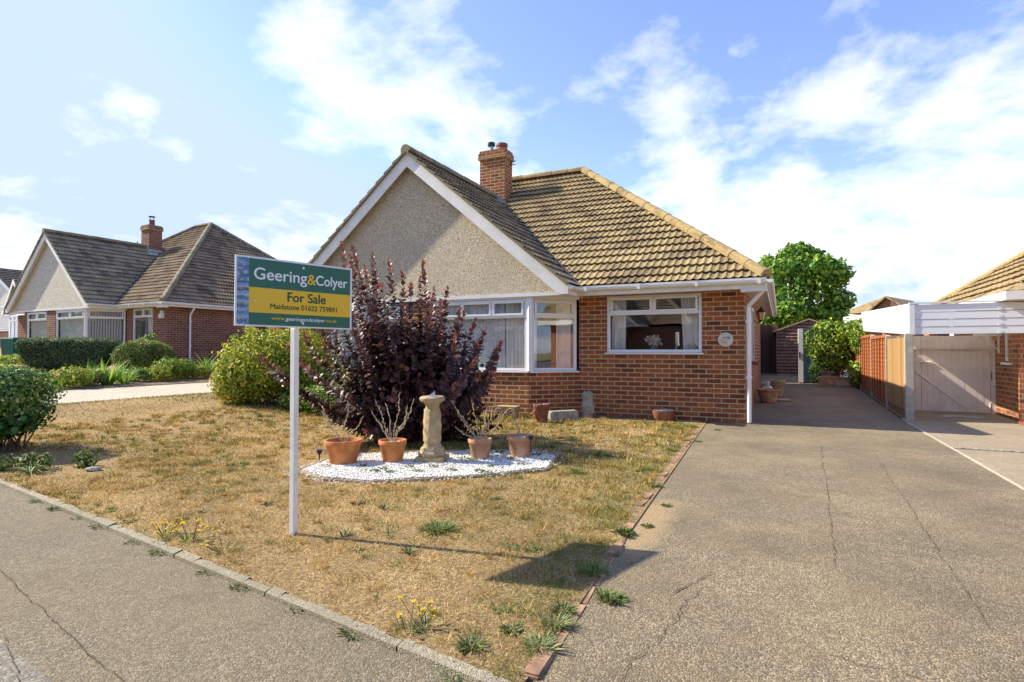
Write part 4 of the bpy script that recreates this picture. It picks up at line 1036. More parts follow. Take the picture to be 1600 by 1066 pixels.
# carport
cp = empty('carport', (2.04, 11.87, 0), 0, 'white flat-roofed carport with planked front above the lilac gates', 'carport')
mb = MB()
Z0, Z1 = 1.49, 2.00
for i in range(4):
    a = Z0+(Z1-Z0)*i/4; b = Z0+(Z1-Z0)*(i+1)/4-.006
    mb.add([(0, -.03, a), (2.6, -.03, a), (2.6, -.025, b), (0, -.025, b), (0, .02, a), (2.6, .02, a), (2.6, .02, b), (0, .02, b)], [(0,1,2,3), (4,5,6,7), (0,4,5,1), (3,2,6,7), (0,3,7,4), (1,5,6,2)])
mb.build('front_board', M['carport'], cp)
mb = MB(); mb.box(-.03, .045, -.045, -.032, Z0-.01, Z1+.01); mb.box(-.03, 2.6, -.05, .04, Z1+.012, Z1+.035)
for i in range(4):
    z = Z0+(Z1-Z0)*i/4+.03; mb.box(1.18, 1.23, -.037, -.031, z-.03, z+.02); mb.box(.045, .09, -.037, -.031, z-.03, z+.02)
mb.build('trim', M['carport'], cp)
mb = MB(); n = 8
a0, a1 = (0, 0, Z0, Z1+.02), (6.6, .23)
mb.add([(-.03, .02, Z0), (-.03, 6.4, Z0+.26), (-.03, 6.4, Z1+.26), (-.03, .02, Z1+.02), (.0, .02, Z0), (.0, 6.4, Z0+.26), (.0, 6.4, Z1+.26), (.0, .02, Z1+.02)], [(0,1,2,3), (4,5,6,7), (0,4,5,1), (3,2,6,7), (0,3,7,4), (1,5,6,2)])
mb.add([(-.03, 6.45, Z0+.3), (-.03, 11.5, Z0+.5), (-.03, 11.5, Z1+.40), (-.03, 6.45, Z1+.20), (.0, 6.45, Z0+.3), (.0, 11.5, Z0+.5), (.0, 11.5, Z1+.40), (.0, 6.45, Z1+.20)], [(0,1,2,3), (4,5,6,7), (0,4,5,1), (3,2,6,7), (0,3,7,4), (1,5,6,2)])
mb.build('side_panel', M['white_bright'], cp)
mb = MB(); mb.add([(.001, .02, Z1-.04), (1.35, .02, Z1-.04), (1.35, 6.4, Z1+.1), (0, 6.4, Z1+.1), (0, .02, Z1-.01), (1.35, .02, Z1-.01), (1.35, 6.4, Z1+.14), (0, 6.4, Z1+.14)], [(0,1,2,3), (4,5,6,7), (0,4,5,1), (3,2,6,7), (0,3,7,4), (1,5,6,2)])
m = NT('translucent_sheet'); m.done((.8,.82,.82), .4); q_ = m.n('ShaderNodeBsdfTranslucent', ins={'Color': (.9,.9,.86,1)}); w_ = m.n('ShaderNodeMixShader', ins={0: .75, 1: m.b.outputs[0], 2: q_.outputs[0]}); m.t.links.new(w_.outputs[0], m.out.inputs[0])
mb.build('roof_deck', m.mat, cp)
mb = MB(); mb.tube([(1.46, 1.0, Z0-.02), (1.46, 1.0, Z0-.32)], .014, 5); mb.tube([(1.46, 1.0, Z0-.28), (1.2, 1.0, Z0+.0)], .012, 5); mb.box(1.1, 1.5, .98, 1.02, Z0-.02, Z0+.02); mb.build('bracket', M['white'], cp)
for yy in (3.0, 6.2): MB().box(.0, .05, yy, yy+.05, -.1, Z0+.1).build('post', M['white'], cp)
mb = MB()

# gates
gt = empty('double_gate', (2.05, 13.28, .04), 0, 'pair of pale lilac boarded gates closed under the carport', 'gate')
def leafgate(x0, x1, name='gate_leaf'):
    mb = MB(); x = x0; r = random.Random(int(x0*10))
    while x < x1-.01:
        b = min(x+.095, x1); mb.box(x, b-.005, -.012+r.uniform(-.001, .001), .012, .02, 1.20); mb.box(x, b-.002, -.016, .010, 1.23, 1.445)
        x = b
    mb.box(x0, x1, -.004, .016, .03, 1.43); mb.box(x0, x1, -.034, -.0125, 1.19, 1.225)
    return mb.build(name, M['lilac'], gt)
leafgate(0, .38); leafgate(.385, 1.43)
mb = MB(); mb.box(1.435, 1.56, -.03, .05, 0, 1.36); mb.box(1.40, 1.46, -.035, -.01, 1.12, 1.42); mb.build('gate_post', M['lilac'], gt)
mb = MB(); mb.tube([(.35, -.03, .95), (.55, -.03, .95)], .012, 6); mb.box(.36, .4, -.035, -.012, .93, .98); mb.build('bolt', M['lilac'], gt)
for z in (.12, .70):
    mb = MB(); mb.add([(1.42, -.022, z-.02), (1.42, -.022, z+.02), (1.02, -.022, z+.008), (1.02, -.022, z-.008), (1.42, -.012, z-.02), (1.42, -.012, z+.02), (1.02, -.012, z+.008), (1.02, -.012, z-.008)], [(0,1,2,3), (7,6,5,4), (0,4,5,1), (1,5,6,2), (2,6,7,3), (3,7,4,0)]); mb.box(1.42, 1.45, -.03, -.01, z-.08, z+.08); mb.build('hinge', M['lilac'], gt)
mb = MB()
mb.add([(-.02, -.03, 1.02), (-.02, -.03, 1.05), (1.16, -.03, .03), (1.13, -.03, .03), (-.02, -.015, 1.02), (-.02, -.015, 1.05), (1.16, -.015, .03), (1.13, -.015, .03)], [(0,1,2,3), (7,6,5,4), (0,4,5,1), (1,5,6,2), (2,6,7,3), (3,7,4,0)])
mb.build('lit_brace', M['white'], gt)  # white diagonal strip, the streak of sun on the gate put into its colour
mh = empty('drain_cover', (2.9, 12.55, gz(2.9, 12.4)+.006), 0, 'rusty rectangular drain cover in front of the lilac gates', 'drain cover')
MB().box(-.3, .3, -.13, .13, 0, .012).build('plate', M['step2'], mh); MB().box(-.33, .33, -.16, -.135, 0, .014).box(-.33, .33, .135, .16, 0, .014).build('frame', M['lead'], mh)
dc = empty('channel_drain', (2.9, 8.7, 0), 0, 'narrow metal channel drain across the neighbouring concrete drive', 'drain')
mb = MB(); mb.box(-1.0, 3, -.03, .03, -.02, .012)
for i in range(50): mb.box(-1.0+i*.08, -1.0+i*.08+.02, -.035, .035, .0125, .017)
mb.build('grating', M['stone_grey'], dc)

# ------------------------------------------------------------------ fence on the right
fn = empty('boundary_fence', (1.98, 11.75, 0), 0, 'wooden panel fence with concrete posts between the two driveways', 'fence')
ys = [0.0, 2.05, 4.15, 6.3, 8.4]
for i, y in enumerate(ys):
    z = gz(2, 11.75+y); hh = 1.50 if i == 0 else 1.46; w = .06 if i == 0 else .05
    mb = MB(); mb.box(-w, w, y-w*.8, y+w*.8, z-.3, z+hh-.03); mb.box(-w, w, y-w*.8, y+w*.8, z+hh-.03, z+hh, top=(.02, .02)); mb.build('concrete_post', M['concrete_post'], fn, bevel=.006)
for i in range(4):
    y0, y1 = ys[i]+.055, ys[i+1]-.045; z = (gz(2, 11.75+y0)+gz(2, 11.75+y1))/2
    MB().box(-.02, .02, y0, y1, z-.12, z+.14).build('gravel_board', M['gravelboard'], fn)
    mb = MB()
    if i == 0:
        y = y0; r = random.Random(8)
        while y < y1-.01:
            b = min(y+.12, y1); zt_ = z+1.40+r.uniform(-.006, .006); mb.add([(-.012, y, z+.145), (-.028, b-.003, z+.145), (-.028, b-.003, zt_), (-.012, y, zt_), (.01, y, z+.145), (.01, b-.003, z+.145), (.01, b-.003, zt_), (.01, y, zt_)], [(0,1,2,3), (7,6,5,4), (0,4,5,1), (1,5,6,2), (2,6,7,3), (3,7,4,0)]); y = b
        mb.build('panel', M['fence_tan'], fn)
    else:
        k = 0; zz = z+.145
        while zz < z+1.36:
            mb.add([(-.034, y0, zz), (-.034, y1, zz), (-.014, y1, zz+.105), (-.014, y0, zz+.105), (.0, y0, zz), (.0, y1, zz), (.0, y1, zz+.105), (.0, y0, zz+.105)], [(0,1,2,3), (7,6,5,4), (0,4,5,1), (1,5,6,2), (2,6,7,3), (3,7,4,0)]); zz += .092
        for q in range(6): yy = y0+(y1-y0)*q/5; mb.box(-.052, -.034, yy-.02 if q else yy, yy+.02 if q < 5 else yy, z+.145, z+1.38)
        mb.box(-.055, .02, y0, y1, z+1.38, z+1.41); mb.build('panel', M['fence_orange'], fn)

# ------------------------------------------------------------------ back of the drive
bf = empty('boarded_fence', (-.9, 24.0, gz(0, 24)), 0, 'dark brown vertical boarded fence beside the timber shed', 'fence')
mb = MB(); x = -1.2; r = random.Random(4)
while x < .72: mb.box(x, x+.095, -.012+r.uniform(-.004, .004), .012, 0, 1.86+r.uniform(-.01, .01)); x += .1
mb.box(-1.2, .7, .013, .03, .02, 1.8); mb.box(-1.2, .7, .031, .06, 1.5, 1.58); mb.build('board_panel', M['fence_dark'], bf)
sh = empty('timber_shed', (-.15, 22.9, gz(0, 22.9)), 0, 'dark brown overlap-boarded garden shed with shallow gable roof', 'shed')
mb = MB(); zz = 0; wd_ = 2.1; rise = .38; eh = 1.62
while zz < eh+rise:
    zc = zz+.12
    def half(z): return wd_/2 if z <= eh else max(.0, wd_/2*(1-(z-eh)/rise))
    h0, h1 = half(zz+.05), half(min(zc, eh+rise)); cxx = wd_/2
    if h1 > .02 or h0 > .05:
        mb.add([(cxx-h0, -.075, zz), (cxx+h0, -.075, zz), (cxx+h1, -.004, zc), (cxx-h1, -.004, zc), (cxx-h0, .01, zz), (cxx+h0, .01, zz), (cxx+h1, .01, zc), (cxx-h1, .01, zc)], [(0,1,2,3), (7,6,5,4), (0,4,5,1), (1,5,6,2), (2,6,7,3), (3,7,4,0)])
    zz += .115
mb.box(0, wd_, .012, 2.2, 0, eh); mb.build('wall', M['shed'], sh)
mb = MB()
for s in (-1, 1):
    a = (wd_/2, eh+rise+.04); b = (wd_/2+s*(wd_/2+.12), eh-.02)
    mb.add([(a[0], -.1, a[1]), (b[0], -.1, b[1]), (b[0], 2.3, b[1]), (a[0], 2.3, a[1]), (a[0], -.1, a[1]-.05), (b[0], -.1, b[1]-.05), (b[0], 2.3, b[1]-.05), (a[0], 2.3, a[1]-.05)], [(0,1,2,3), (7,6,5,4), (0,4,5,1), (1,5,6,2), (2,6,7,3), (3,7,4,0)])
mb.build('roof', M['shed_roof'], sh)
lk = empty('garden_locker', (.58, 19.4, gz(.8, 19.4)), 0, 'tall green metal storage locker with white door edge beside the climber', 'locker')
MB().box(.03, .5, 0, .6, .03, 1.60).box(.0, .53, -.03, .63, 1.60, 1.65).build('body', M['locker_green'], lk, bevel=.01)
MB().box(-.1, .028, -.03, .0, .03, 1.66).box(-.1, -.07, .0, .55, .03, 1.66).build('door', M['cherub'], lk)
MB().box(-.085, -.05, -.045, -.031, .75, .95).build('handle', M['black'], lk)

gr = empty('unseen_shade_block', (-7.2, 19.2, gz(-3, 20)), 0, 'unseen brick outbuilding tucked behind the bungalow', 'blocker')
MB().box(0, 5.9, 0, 8, -.2, 2.5).build('wall', M['brick'], gr); MB().box(-.1, 6.0, -.1, 8.1, 2.5, 2.65).build('roof', M['fascia'], gr)  # unseen block, added to shade the ground at the back of the drive
# far small roof beyond the carport
fr = empty('distant_house', (6.9, 47.4, .7), R(-25), 'distant house with brown gable and tan roof above the carport panel', 'house')
mb = MB(); mb.box(-4.5, .9, .0, 6, 0, 3.1); mb.poly_prism([(-1.0, 3.1), (.9, 3.6), (.9, 3.1)], .0, .1, 'y'); mb.add([(-.9, -.6, 3.2), (0.05, -.5, 4.2), (.85, -.5, 3.6), (.85, -.5, 3.1), (-.9, -.5, 3.1)], [(0,1,2,3,4)]); mb.build('wall', M['brick_nb'], fr, recalc=False)
mb = MB(); mb.add([(0, -.7, 4.3), (-3.1, 0, 3.3), (-3.1, -1.0, 3.15), (-1.1, -1.1, 3.2), (1.0, -.7, 3.55), (0, 5, 4.3), (1.0, 5, 3.55), (-3.1, 5, 3.3)], [(0,1,2,3), (0,4,6,5), (0,5,7,1)])
mb.add([(0, -.75, 4.32), (1.0, -.75, 3.57), (1.0, -.75, 3.45), (0, -.75, 4.2), (-1.1, -1.12, 3.22), (-1.1, -1.12, 3.1)], [(0,1,2,3), (4,0,3,5)])
mb.build('roof', M['tile'], fr, recalc=False)

# ------------------------------------------------------------------ far left houses and bins
def small_house(root, w, dpt, eh, rise, wallm, gablem, roofm, rows=True):
    mb = MB(); mb.box(0, w, 0, dpt, -.5, eh*.45); mb.build('wall', M['brick_nb'], root)
    mb = MB(); z = eh*.45
    while z < eh: mb.add([(0, -.02, z), (w, -.02, z), (w, 0, z+.14), (0, 0, z+.14), (0, .1, z), (w, .1, z), (w, .1, z+.14), (0, .1, z+.14)], [(0,1,2,3), (0,3,7,4), (1,5,6,2)]); z += .14
    mb.box(0, w, .02, dpt, eh*.45, eh); mb.poly_prism([(0, eh), (w, eh), (w/2, eh+rise)], .0, .1, 'y'); mb.build('upper_wall', M[gablem], root)
    bms = []; t = rise/(w/2); c_ = 1/math.hypot(1, t); s__ = t*c_
    tiled(bms, (w+.2, -.25, eh-.2*t), (0,1,0), (-c_, 0, s__), dpt+.5, (w/2+.2)/c_, []); tiled(bms, (-.2, dpt+.25, eh-.2*t), (0,-1,0), (c_, 0, s__), dpt+.5, (w/2+.2)/c_, [])
    join_bm('roof', bms, M[roofm], root)
    for s in (1, -1):
        pr = [(w/2, eh+rise+.02), (w/2+s*(w/2+.2), eh-.2*t+.02), (w/2+s*(w/2+.2), eh-.2*t-.16), (w/2, eh+rise-.2)]
        MB().poly_prism(pr, -.29, -.25, 'y').build('bargeboard', M['fascia'], root)
wh = empty('white_gabled_house', (-38.3, 16.6, .75), 0, 'white boarded house with dark tiled gable roof at the far left edge', 'house')
wh.rotation_euler.z = -.2; small_house(wh, 3.9, 6, 2.6, 1.6, 'brick_nb', 'white', 'tile_dark')
window(wh, (0, 0), (3.8, 0), .7, 2.9, .95, 2.35, 3, 3, inset=-.12, glass='glass_nb')
MB().box(3.0, 3.85, -.15, -.03, .9, 2.4).build('panel', M['white'], wh)
dh = empty('dormer_house', (-52.3, 19.8, 1.2), 0, 'house with a flat dormer and grey roof showing behind the left gable', 'house')
small_house(dh, 9, 8, 2.9, 2.7, 'brick_nb', 'white', 'tile_dark')
mb = MB(); mb.box(6.6, 9.2, 1.0, 3.5, 2.9, 4.9); mb.build('dormer', M['white'], dh); MB().box(6.4, 9.5, .8, 3.7, 4.9, 5.05).build('dormer_roof', M['tile_dark'], dh)
MB().box(7.0, 8.9, .98, .995, 4.1, 4.75).build('dormer_window', M['locker_green'], dh)
bn = None
for i, (x, y) in enumerate([(-25.9, 11.4), (-25.3, 11.95)]):
    b = empty('wheelie_bin', (x, y, gz(x, y)-.18), R(20), ('green wheelie bin at the far left, left one of the pair', 'green wheelie bin right one of the pair, beside the bay of the left bungalow')[i], 'bin', 'green wheelie bins')
    MB().box(-.24, .24, -.26, .26, .05, .86, top=(-.04, -.04)).build('body', M['bin_green'], b, bevel=.02)
    MB().box(-.29, .29, -.32, .31, .86, .93, top=(.04, .04)).build('lid', M['bin_green'], b, bevel=.01)
    MB().tube([(-.28, .28, .1), (-.2, .28, .1)], .1, 12).tube([(.2, .28, .1), (.28, .28, .1)], .1, 12).build('wheel', M['black'], b)
nf = empty('red_brown_fence', (-18.9, 16.6, gz(-18, 16)), 0, 'red-brown stained fence panel beside the left bungalow', 'fence')
mb = MB(); x = 0; r = random.Random(6)
while x < 3.6: mb.box(x, x+.14, -.012+r.uniform(-.004, .004), .01, 0, 1.75); x += .15
mb.box(0, 3.6, -.03, -.013, 1.5, 1.58); mb.box(0, 3.6, -.03, -.013, .3, .38); mb.build('board_panel', M['red_fence'], nf)
MB().box(-.1, 0, -.05, .05, 0, 1.8).build('post', M['red_fence'], nf)

# ------------------------------------------------------------------ things in the garden
def pot_mesh(r, h, rim=.03, foot=.68, n=28):
    return MB().lathe([(r*foot, 0), (r*foot*1.03, .01), (r*.93, h-rim*1.6), (r*.95, h-rim*1.5), (r*1.0, h-rim*1.3), (r*1.02, h-.008), (r*1.0, h), (r*.9, h), (r*.86, h-.03), (r*.84, h-.055)], n, cap=True)
def fill_gravel(r, z, parent, n=260, mat='gravel'):
    a = rng.random(n)*6.28; q = np.sqrt(rng.random(n))*r
    P = np.stack([q*np.cos(a), q*np.sin(a), np.full(n, z)+rng.random(n)*.012], 1)
    leaf_mesh('pebbles', P, rdir(n)*np.array([1, 1, .4]), rdir(n)*.4+np.array([0, 0, 1]), .02, .018, rng.random(n), M[mat], parent)
def twigs(parent, z0, specs, seed):
    r = random.Random(seed); mb = MB(); P, D = [], []
    for (dx, dy, dz) in specs:
        n = 9; pts = []
        for i in range(n):
            t = i/(n-1); pts.append(Vector((dx*t**.9+.012*math.sin(t*9+seed), dy*t, z0+dz*t+.01*math.sin(t*7))))
        mb.tube(pts, [.0034*(1-.6*i/(n-1)) for i in range(n)], 5)
        for i in range(2, n):
            for k in (0, 1):
                p = pts[i-1].lerp(pts[i], .25+.5*k); d = (pts[i]-pts[i-1]).normalized()
                s = Vector((r.uniform(-1, 1), r.uniform(-1, 1), r.uniform(-.3, .8)))*.45
                if r.random() < 1: P.append(tuple(p)); D.append(tuple(d+s))
    mb.build('twig', M['stem_pale'], parent)
    P = np.array(P); D = np.array(D); n = len(P)
    leaf_mesh('leaves', P, D, rdir(n), rng.uniform(.03, .06, n), .013, rng.random(n), L['dryleaf'], parent)

pots = [(-4.12, 4.64, .19, .25, 'terra', 'widest orange terracotta pot, leftmost on the white gravel, with a few thin twigs', [(.2, .05, .26), (-.28, .0, .3), (.02, .05, .42), (-.36, .05, .38)], 1, 'soil'),
        (-3.71, 4.93, .145, .235, 'terra', 'orange terracotta pot with tall pale twigs just left of the sundial', [(-.22, 0, .44), (-.1, .05, .38), (.06, .05, .52), (.2, .0, .38), (.12, .1, .3), (-.3, .05, .3), (.26, .02, .46)], 2, 'gravel'),
        (-2.95, 5.46, .13, .225, 'terra_pale', 'smooth brownish pot with spreading pale twigs right of the sundial', [(-.28, 0, .3), (-.12, .05, .42), (.06, .05, .36), (.26, .0, .26), (.14, .1, .44), (-.32, .05, .12), (.3, .05, .34), (-.2, .0, .2), (-.36, .05, .4)], 3, 'gravel'),
        (-2.62, 5.79, .155, .235, 'terra_pale', 'whitish weathered pot at the right end of the gravel with one short twig', [(-.06, 0, .22), (-.1, .02, .3)], 4, 'gravel')]
for (x, y, rr, hh, mt, lab, tw, sd, fl) in pots:
    p = empty('plant_pot', (x, y, .03), 0, lab, 'plant pot', 'terracotta pots on the white gravel')
    pot_mesh(rr, hh).build('pot', M[mt], p, smooth=True)
    MB().lathe([(rr*.86, hh-.05), (.001, hh-.04)], 20, cap=False).build('filling', M['soil'] if fl == 'soil' else M['gravel_base'], p)
    if fl == 'gravel': fill_gravel(rr*.84, hh-.043, p)
    twigs(p, hh-.04, tw, sd)

sd = empty('sundial_pedestal', (-3.36, 5.15, .028), R(20), 'carved sandstone sundial pedestal standing in the middle of the white gravel', 'sundial')
mb = MB(); mb.box(-.155, .155, -.155, .155, 0, .065); mb.build('plinth', M['stone'], sd, bevel=.012)
mb = MB(); q8 = 8
mb.lathe([(.15, .065), (.15, .10), (.135, .115), (.125, .15), (.10, .165), (.095, .19)], 8, rot=R(22.5)); mb.build('base', M['stone'], sd, bevel=.006)
mb = MB(); n = 40
prof = [(.092, .19), (.098, .22), (.094, .26), (.097, .32), (.098, .38), (.095, .44), (.091, .50), (.086, .55), (.076, .58), (.082, .60), (.10, .63)]
zs = np.linspace(.19, .63, 45); rs = np.interp(zs, [p_[1] for p_ in prof], [p_[0] for p_ in prof])
base = len(mb.v)
for z, rr in zip(zs, rs):
    for k in range(n):
        a = 2*math.pi*k/n; fig = .010*max(0, math.cos(a*4))*(1+.35*math.sin(z*55+a*3))*(1 if .21 < z < .56 else .15)
        dr = .005*mnoise.noise(Vector((math.cos(a)*5, math.sin(a)*5, z*22)))
        q_ = (rr*.9+fig+dr); mb.v.append((q_*math.cos(a), q_*math.sin(a), z))
for i in range(len(zs)-1):
    for k in range(n): mb.f.append((base+i*n+k, base+i*n+(k+1) % n, base+(i+1)*n+(k+1) % n, base+(i+1)*n+k)); mb.m.append(0)
mb.build('carved_column', M['stone'], sd, smooth=True)
mb = MB(); mb.lathe([(.1, .625), (.125, .64), (.135, .655), (.135, .675), (.12, .69), (.0001, .688)], 28); mb.build('table', M['stone'], sd, smooth=True)
mb = MB(); mb.lathe([(.06, .690), (.06, .696)], 20); mb.poly_prism([(-.04, .696), (.03, .696), (.03, .75)], -.002, .002, 'y'); mb.build('dial', M['lead'], sd)

def solar(x, y, z, lab, hh=.13):
    s = empty('solar_light', (x, y, z), .4, lab, 'garden light', 'black solar lights')
    MB().tube([(0, 0, -.03), (0, 0, hh-.045)], .007, 6).build('spike', M['black'], s)
    MB().lathe([(.012, hh-.05), (.03, hh-.02), (.03, hh-.005)], 10).build('lamp_head', M['black'], s)
    MB().box(-.042, .042, -.036, .036, hh-.005, hh+.006, Matrix.Rotation(R(-18), 4, 'X')).build('solar_panel', M['lead'], s)
solar(-4.52, 4.72, 0, 'small black solar spike light at the left tip of the gravel bed')
solar(-2.47, 5.73, .12, 'small black solar light on the rim of the rightmost gravel-bed pot', .16)

sp = empty('strawberry_pot', (-3.62, 8.85, .0), 0, 'dark red-brown strawberry pot at the corner of the bay', 'plant pot')
mb = pot_mesh(.14, .32, .04, .62); mb.build('pot', M['terra_dark'], sp, smooth=True); fill_gravel(.12, .29, sp, 120)
mb = MB(); mb.lathe([(.03, 0), (.055, .05), (.05, .055), (.02, .0)], 12, (0, 0, 0), cap=False)
o = mb.build('side_pocket', M['terra_pale'], sp, smooth=True); o.location = (-.1, -.06, .16); o.rotation_euler = (R(35), R(-35), 0)
MB().lathe([(.122, .275), (.001, .285)], 20, cap=False).build('filling', M['gravel_base'], sp)
sb_ = empty('stone_block', (-3.42, 9.32, .0), R(48), 'rough pale stone block lying against the angled bay wall', 'stone block')
mb = MB().box(-.27, .27, -.09, .09, -.02, .17); mb.build('block', M['stone_grey'], sb_, bevel=.018)
sb2 = empty('scroll_planter', (-4.42, 9.22, .02), R(5), 'small sand-coloured cart-shaped planter with scroll wheels below the bay window', 'planter')
MB().box(-.17, .17, -.1, .1, .05, .2, top=(-.03, -.03)).build('trough', M['stone'], sb2, bevel=.01)
mb = MB()
for cx_ in (-.13, .1):
    for rr in (.075, .035): mb.tube([(cx_+rr*math.cos(a), -.13, .09+rr*math.sin(a)) for a in np.linspace(0, 2*math.pi, 17)], .012, 6, cap=False)
mb.build('wheel', M['stone'], sb2, smooth=True)
ow = empty('owl_statue', (-3.13, 9.84, .0), R(-25), 'weathered grey stone owl standing where the bay meets the front wall', 'statue')
mb = MB(); n = 26; prof = [(.08, 0), (.10, .02), (.085, .05), (.09, .09), (.115, .16), (.122, .22), (.112, .28), (.092, .325), (.10, .36), (.108, .40), (.10, .44), (.075, .465), (.03, .475)]
zs = np.linspace(0, .475, 40); rs = np.interp(zs, [p_[1] for p_ in prof], [p_[0] for p_ in prof]); base = 0
for z, rr in zip(zs, rs):
    for k in range(n):
        a = 2*math.pi*k/n; f_ = 1+.05*math.sin(z*120)*math.cos(a*8)+.05*mnoise.noise(Vector((math.cos(a)*4, math.sin(a)*4, z*16)))
        if z > .33: f_ *= 1-.10*max(0, math.cos(a+math.pi/2))**6
        mb.v.append((rr*f_*math.cos(a), rr*f_*.9*math.sin(a), z))
for i in range(len(zs)-1):
    for k in range(n): mb.f.append((i*n+k, i*n+(k+1) % n, (i+1)*n+(k+1) % n, (i+1)*n+k)); mb.m.append(0)
mb.f.append(tuple((len(zs)-1)*n+k for k in range(n))); mb.m.append(0)
for s in (-1, 1):
    mb.lathe([(.022, 0), (.012, .03), (.002, .055)], 8, (s*.065, -.02, .44))
    mb.lathe([(.035, 0), (.05, .05), (.045, .14), (.015, .2)], 10, (s*.105, 0, .09), sx=.4)
mb.build('body', M['stone_grey'], ow, smooth=True)
mb = MB()
for s in (-1, 1): mb.tube([(s*.04, -.085, .40), (s*.04, -.105, .40)], [.028, .022], 10)
mb.tube([(0, -.095, .385), (0, -.115, .36)], [.014, .003], 6); mb.build('face', M['stone_grey'], ow, smooth=True)
bo = empty('terracotta_bowl', (-1.83, 9.97, .0), 0, 'round red-brown bowl filled with pale gravel below the right-hand window', 'plant pot')
mb = MB().lathe([(.12, 0), (.17, .06), (.19, .14), (.195, .16), (.195, .19), (.175, .19), (.165, .165)], 28); mb.build('bowl', M['terra_dark'], bo, smooth=True)
MB().lathe([(.168, .17), (.001, .20)], 20, cap=False).build('filling', M['gravel_base'], bo); fill_gravel(.165, .178, bo, 260)
z = gz(0, 13.85)
b1 = empty('stone_bowl_planter', (-.26, 13.80, z), 0, 'low ribbed sand-coloured bowl planter beside the downpipe', 'planter')
mb = MB().lathe([(.13, 0), (.15, .02), (.17, .10), (.2, .18), (.205, .19), (.2, .2), (.215, .25), (.24, .26), (.245, .30), (.2, .30), (.18, .26)], 30); mb.build('bowl', M['terra_pale'], b1, smooth=True)
MB().lathe([(.19, .26), (.001, .28)], 20, cap=False).build('filling', M['soil'], b1)
z = gz(0, 15.3)
b2 = empty('tall_planter', (-.1, 15.25, z), 0, 'taller beige tapered planter behind the cherub on the drive', 'planter')
pot_mesh(.19, .40, .05, .62).build('pot', M['stone'], b2, smooth=True); MB().lathe([(.16, .36), (.001, .37)], 20, cap=False).build('filling', M['soil'], b2)
z = gz(0, 14.4)
ch_ = empty('cherub_statue', (-.28, 14.4, z), R(10), 'small white cherub statue resting between the two planters', 'statue')
def skin_body(name, verts, edges, radii, mat, parent, sub=1):
    me = bpy.data.meshes.new(name); me.from_pydata(verts, edges, [])
    o = link(name, me, mat, parent); md = o.modifiers.new('skin', 'SKIN')
    sk = me.skin_vertices[0].data
    for i, r_ in enumerate(radii): sk[i].radius = (r_, r_); 
    sk[0].use_root = True
    s2 = o.modifiers.new('sub', 'SUBSURF'); s2.levels = s2.render_levels = sub+1; return o
vsx = [(0, 0, .1), (0, 0, .2), (0, -.005, .29), (0, -.01, .33), (0, -.02, .38), (0, -.02, .44),
       (.075, -.0, .28), (.10, -.07, .22), (.03, -.12, .26), (-.075, 0, .28), (-.10, -.07, .22), (-.03, -.12, .27),
       (.06, -.06, .08), (.08, -.16, .12), (.05, -.17, .03), (-.06, -.06, .08), (-.08, -.16, .12), (-.05, -.17, .03)]
ed = [(0,1),(1,2),(2,3),(3,4),(4,5),(2,6),(6,7),(7,8),(2,9),(9,10),(10,11),(0,12),(12,13),(13,14),(0,15),(15,16),(16,17)]
skin_body('body', vsx, ed, [.07,.07,.06,.035,.062,.05,.03,.024,.02,.03,.024,.02,.045,.035,.025,.045,.035,.025], M['cherub'], ch_)
mb = MB().lathe([(.11, 0), (.12, .02), (.11, .05)], 16); mb.build('base', M['cherub'], ch_)
sl = empty('paving_slab', (-.02, 14.3, gz(0, 14.3)+.004), R(4), 'single sandy paving slab on the tarmac beside the planters', 'slab')
MB().box(-.2, .2, -.22, .22, 0, .03).build('slab', M['step2'], sl, bevel=.005)
tr = empty('terracotta_trough', (1.42, 18.75, gz(1.4, 18.75)), R(-6), 'long pinkish terracotta trough under the climbing shrub', 'planter')
MB().box(-.42, .42, -.14, .14, 0, .22, top=(-.02, -.02)).build('trough', M['terra_pale'], tr, bevel=.012); MB().box(-.46, .46, -.17, .17, .221, .26).build('rim', M['terra_pale'], tr, bevel=.01)

# ------------------------------------------------------------------ shrubs and trees
def PX(px, py, zc):
    """a spot given by bearing, height and distance"""
    yaw = R(25.2); lat = (px-800)/893*zc
    return (-math.sin(yaw)*zc+math.cos(yaw)*lat, math.cos(yaw)*zc+math.sin(yaw)*lat, 1.2+(548-py)/893*zc)

def foliage(name, root, blobs, dens, size, mat, asp=.6, thick=.35, jit=.8, lvs=(.45, .2), sunny=.0, minz=.03, round_=False, fold=.25, up=.2, shape='hex'):
    P, D, N = blob_leaves(blobs, dens, size, thick, asp, up, jit, minz); n = len(P)
    # tone varies from clump to clump, not with the light
    cl = np.array([mnoise.noise(Vector(p)*2.2) for p in P])*.55
    lv = np.clip(lvs[0]+cl*.5+rng.normal(size=n)*lvs[1], 0, 1)
    ln = size*rng.uniform(.6, 1.25, n)
    return leaf_mesh(name, P, D, N, ln, ln*asp, lv, L[mat], root, fold=fold, droop=.1, round_=round_, shape=shape)

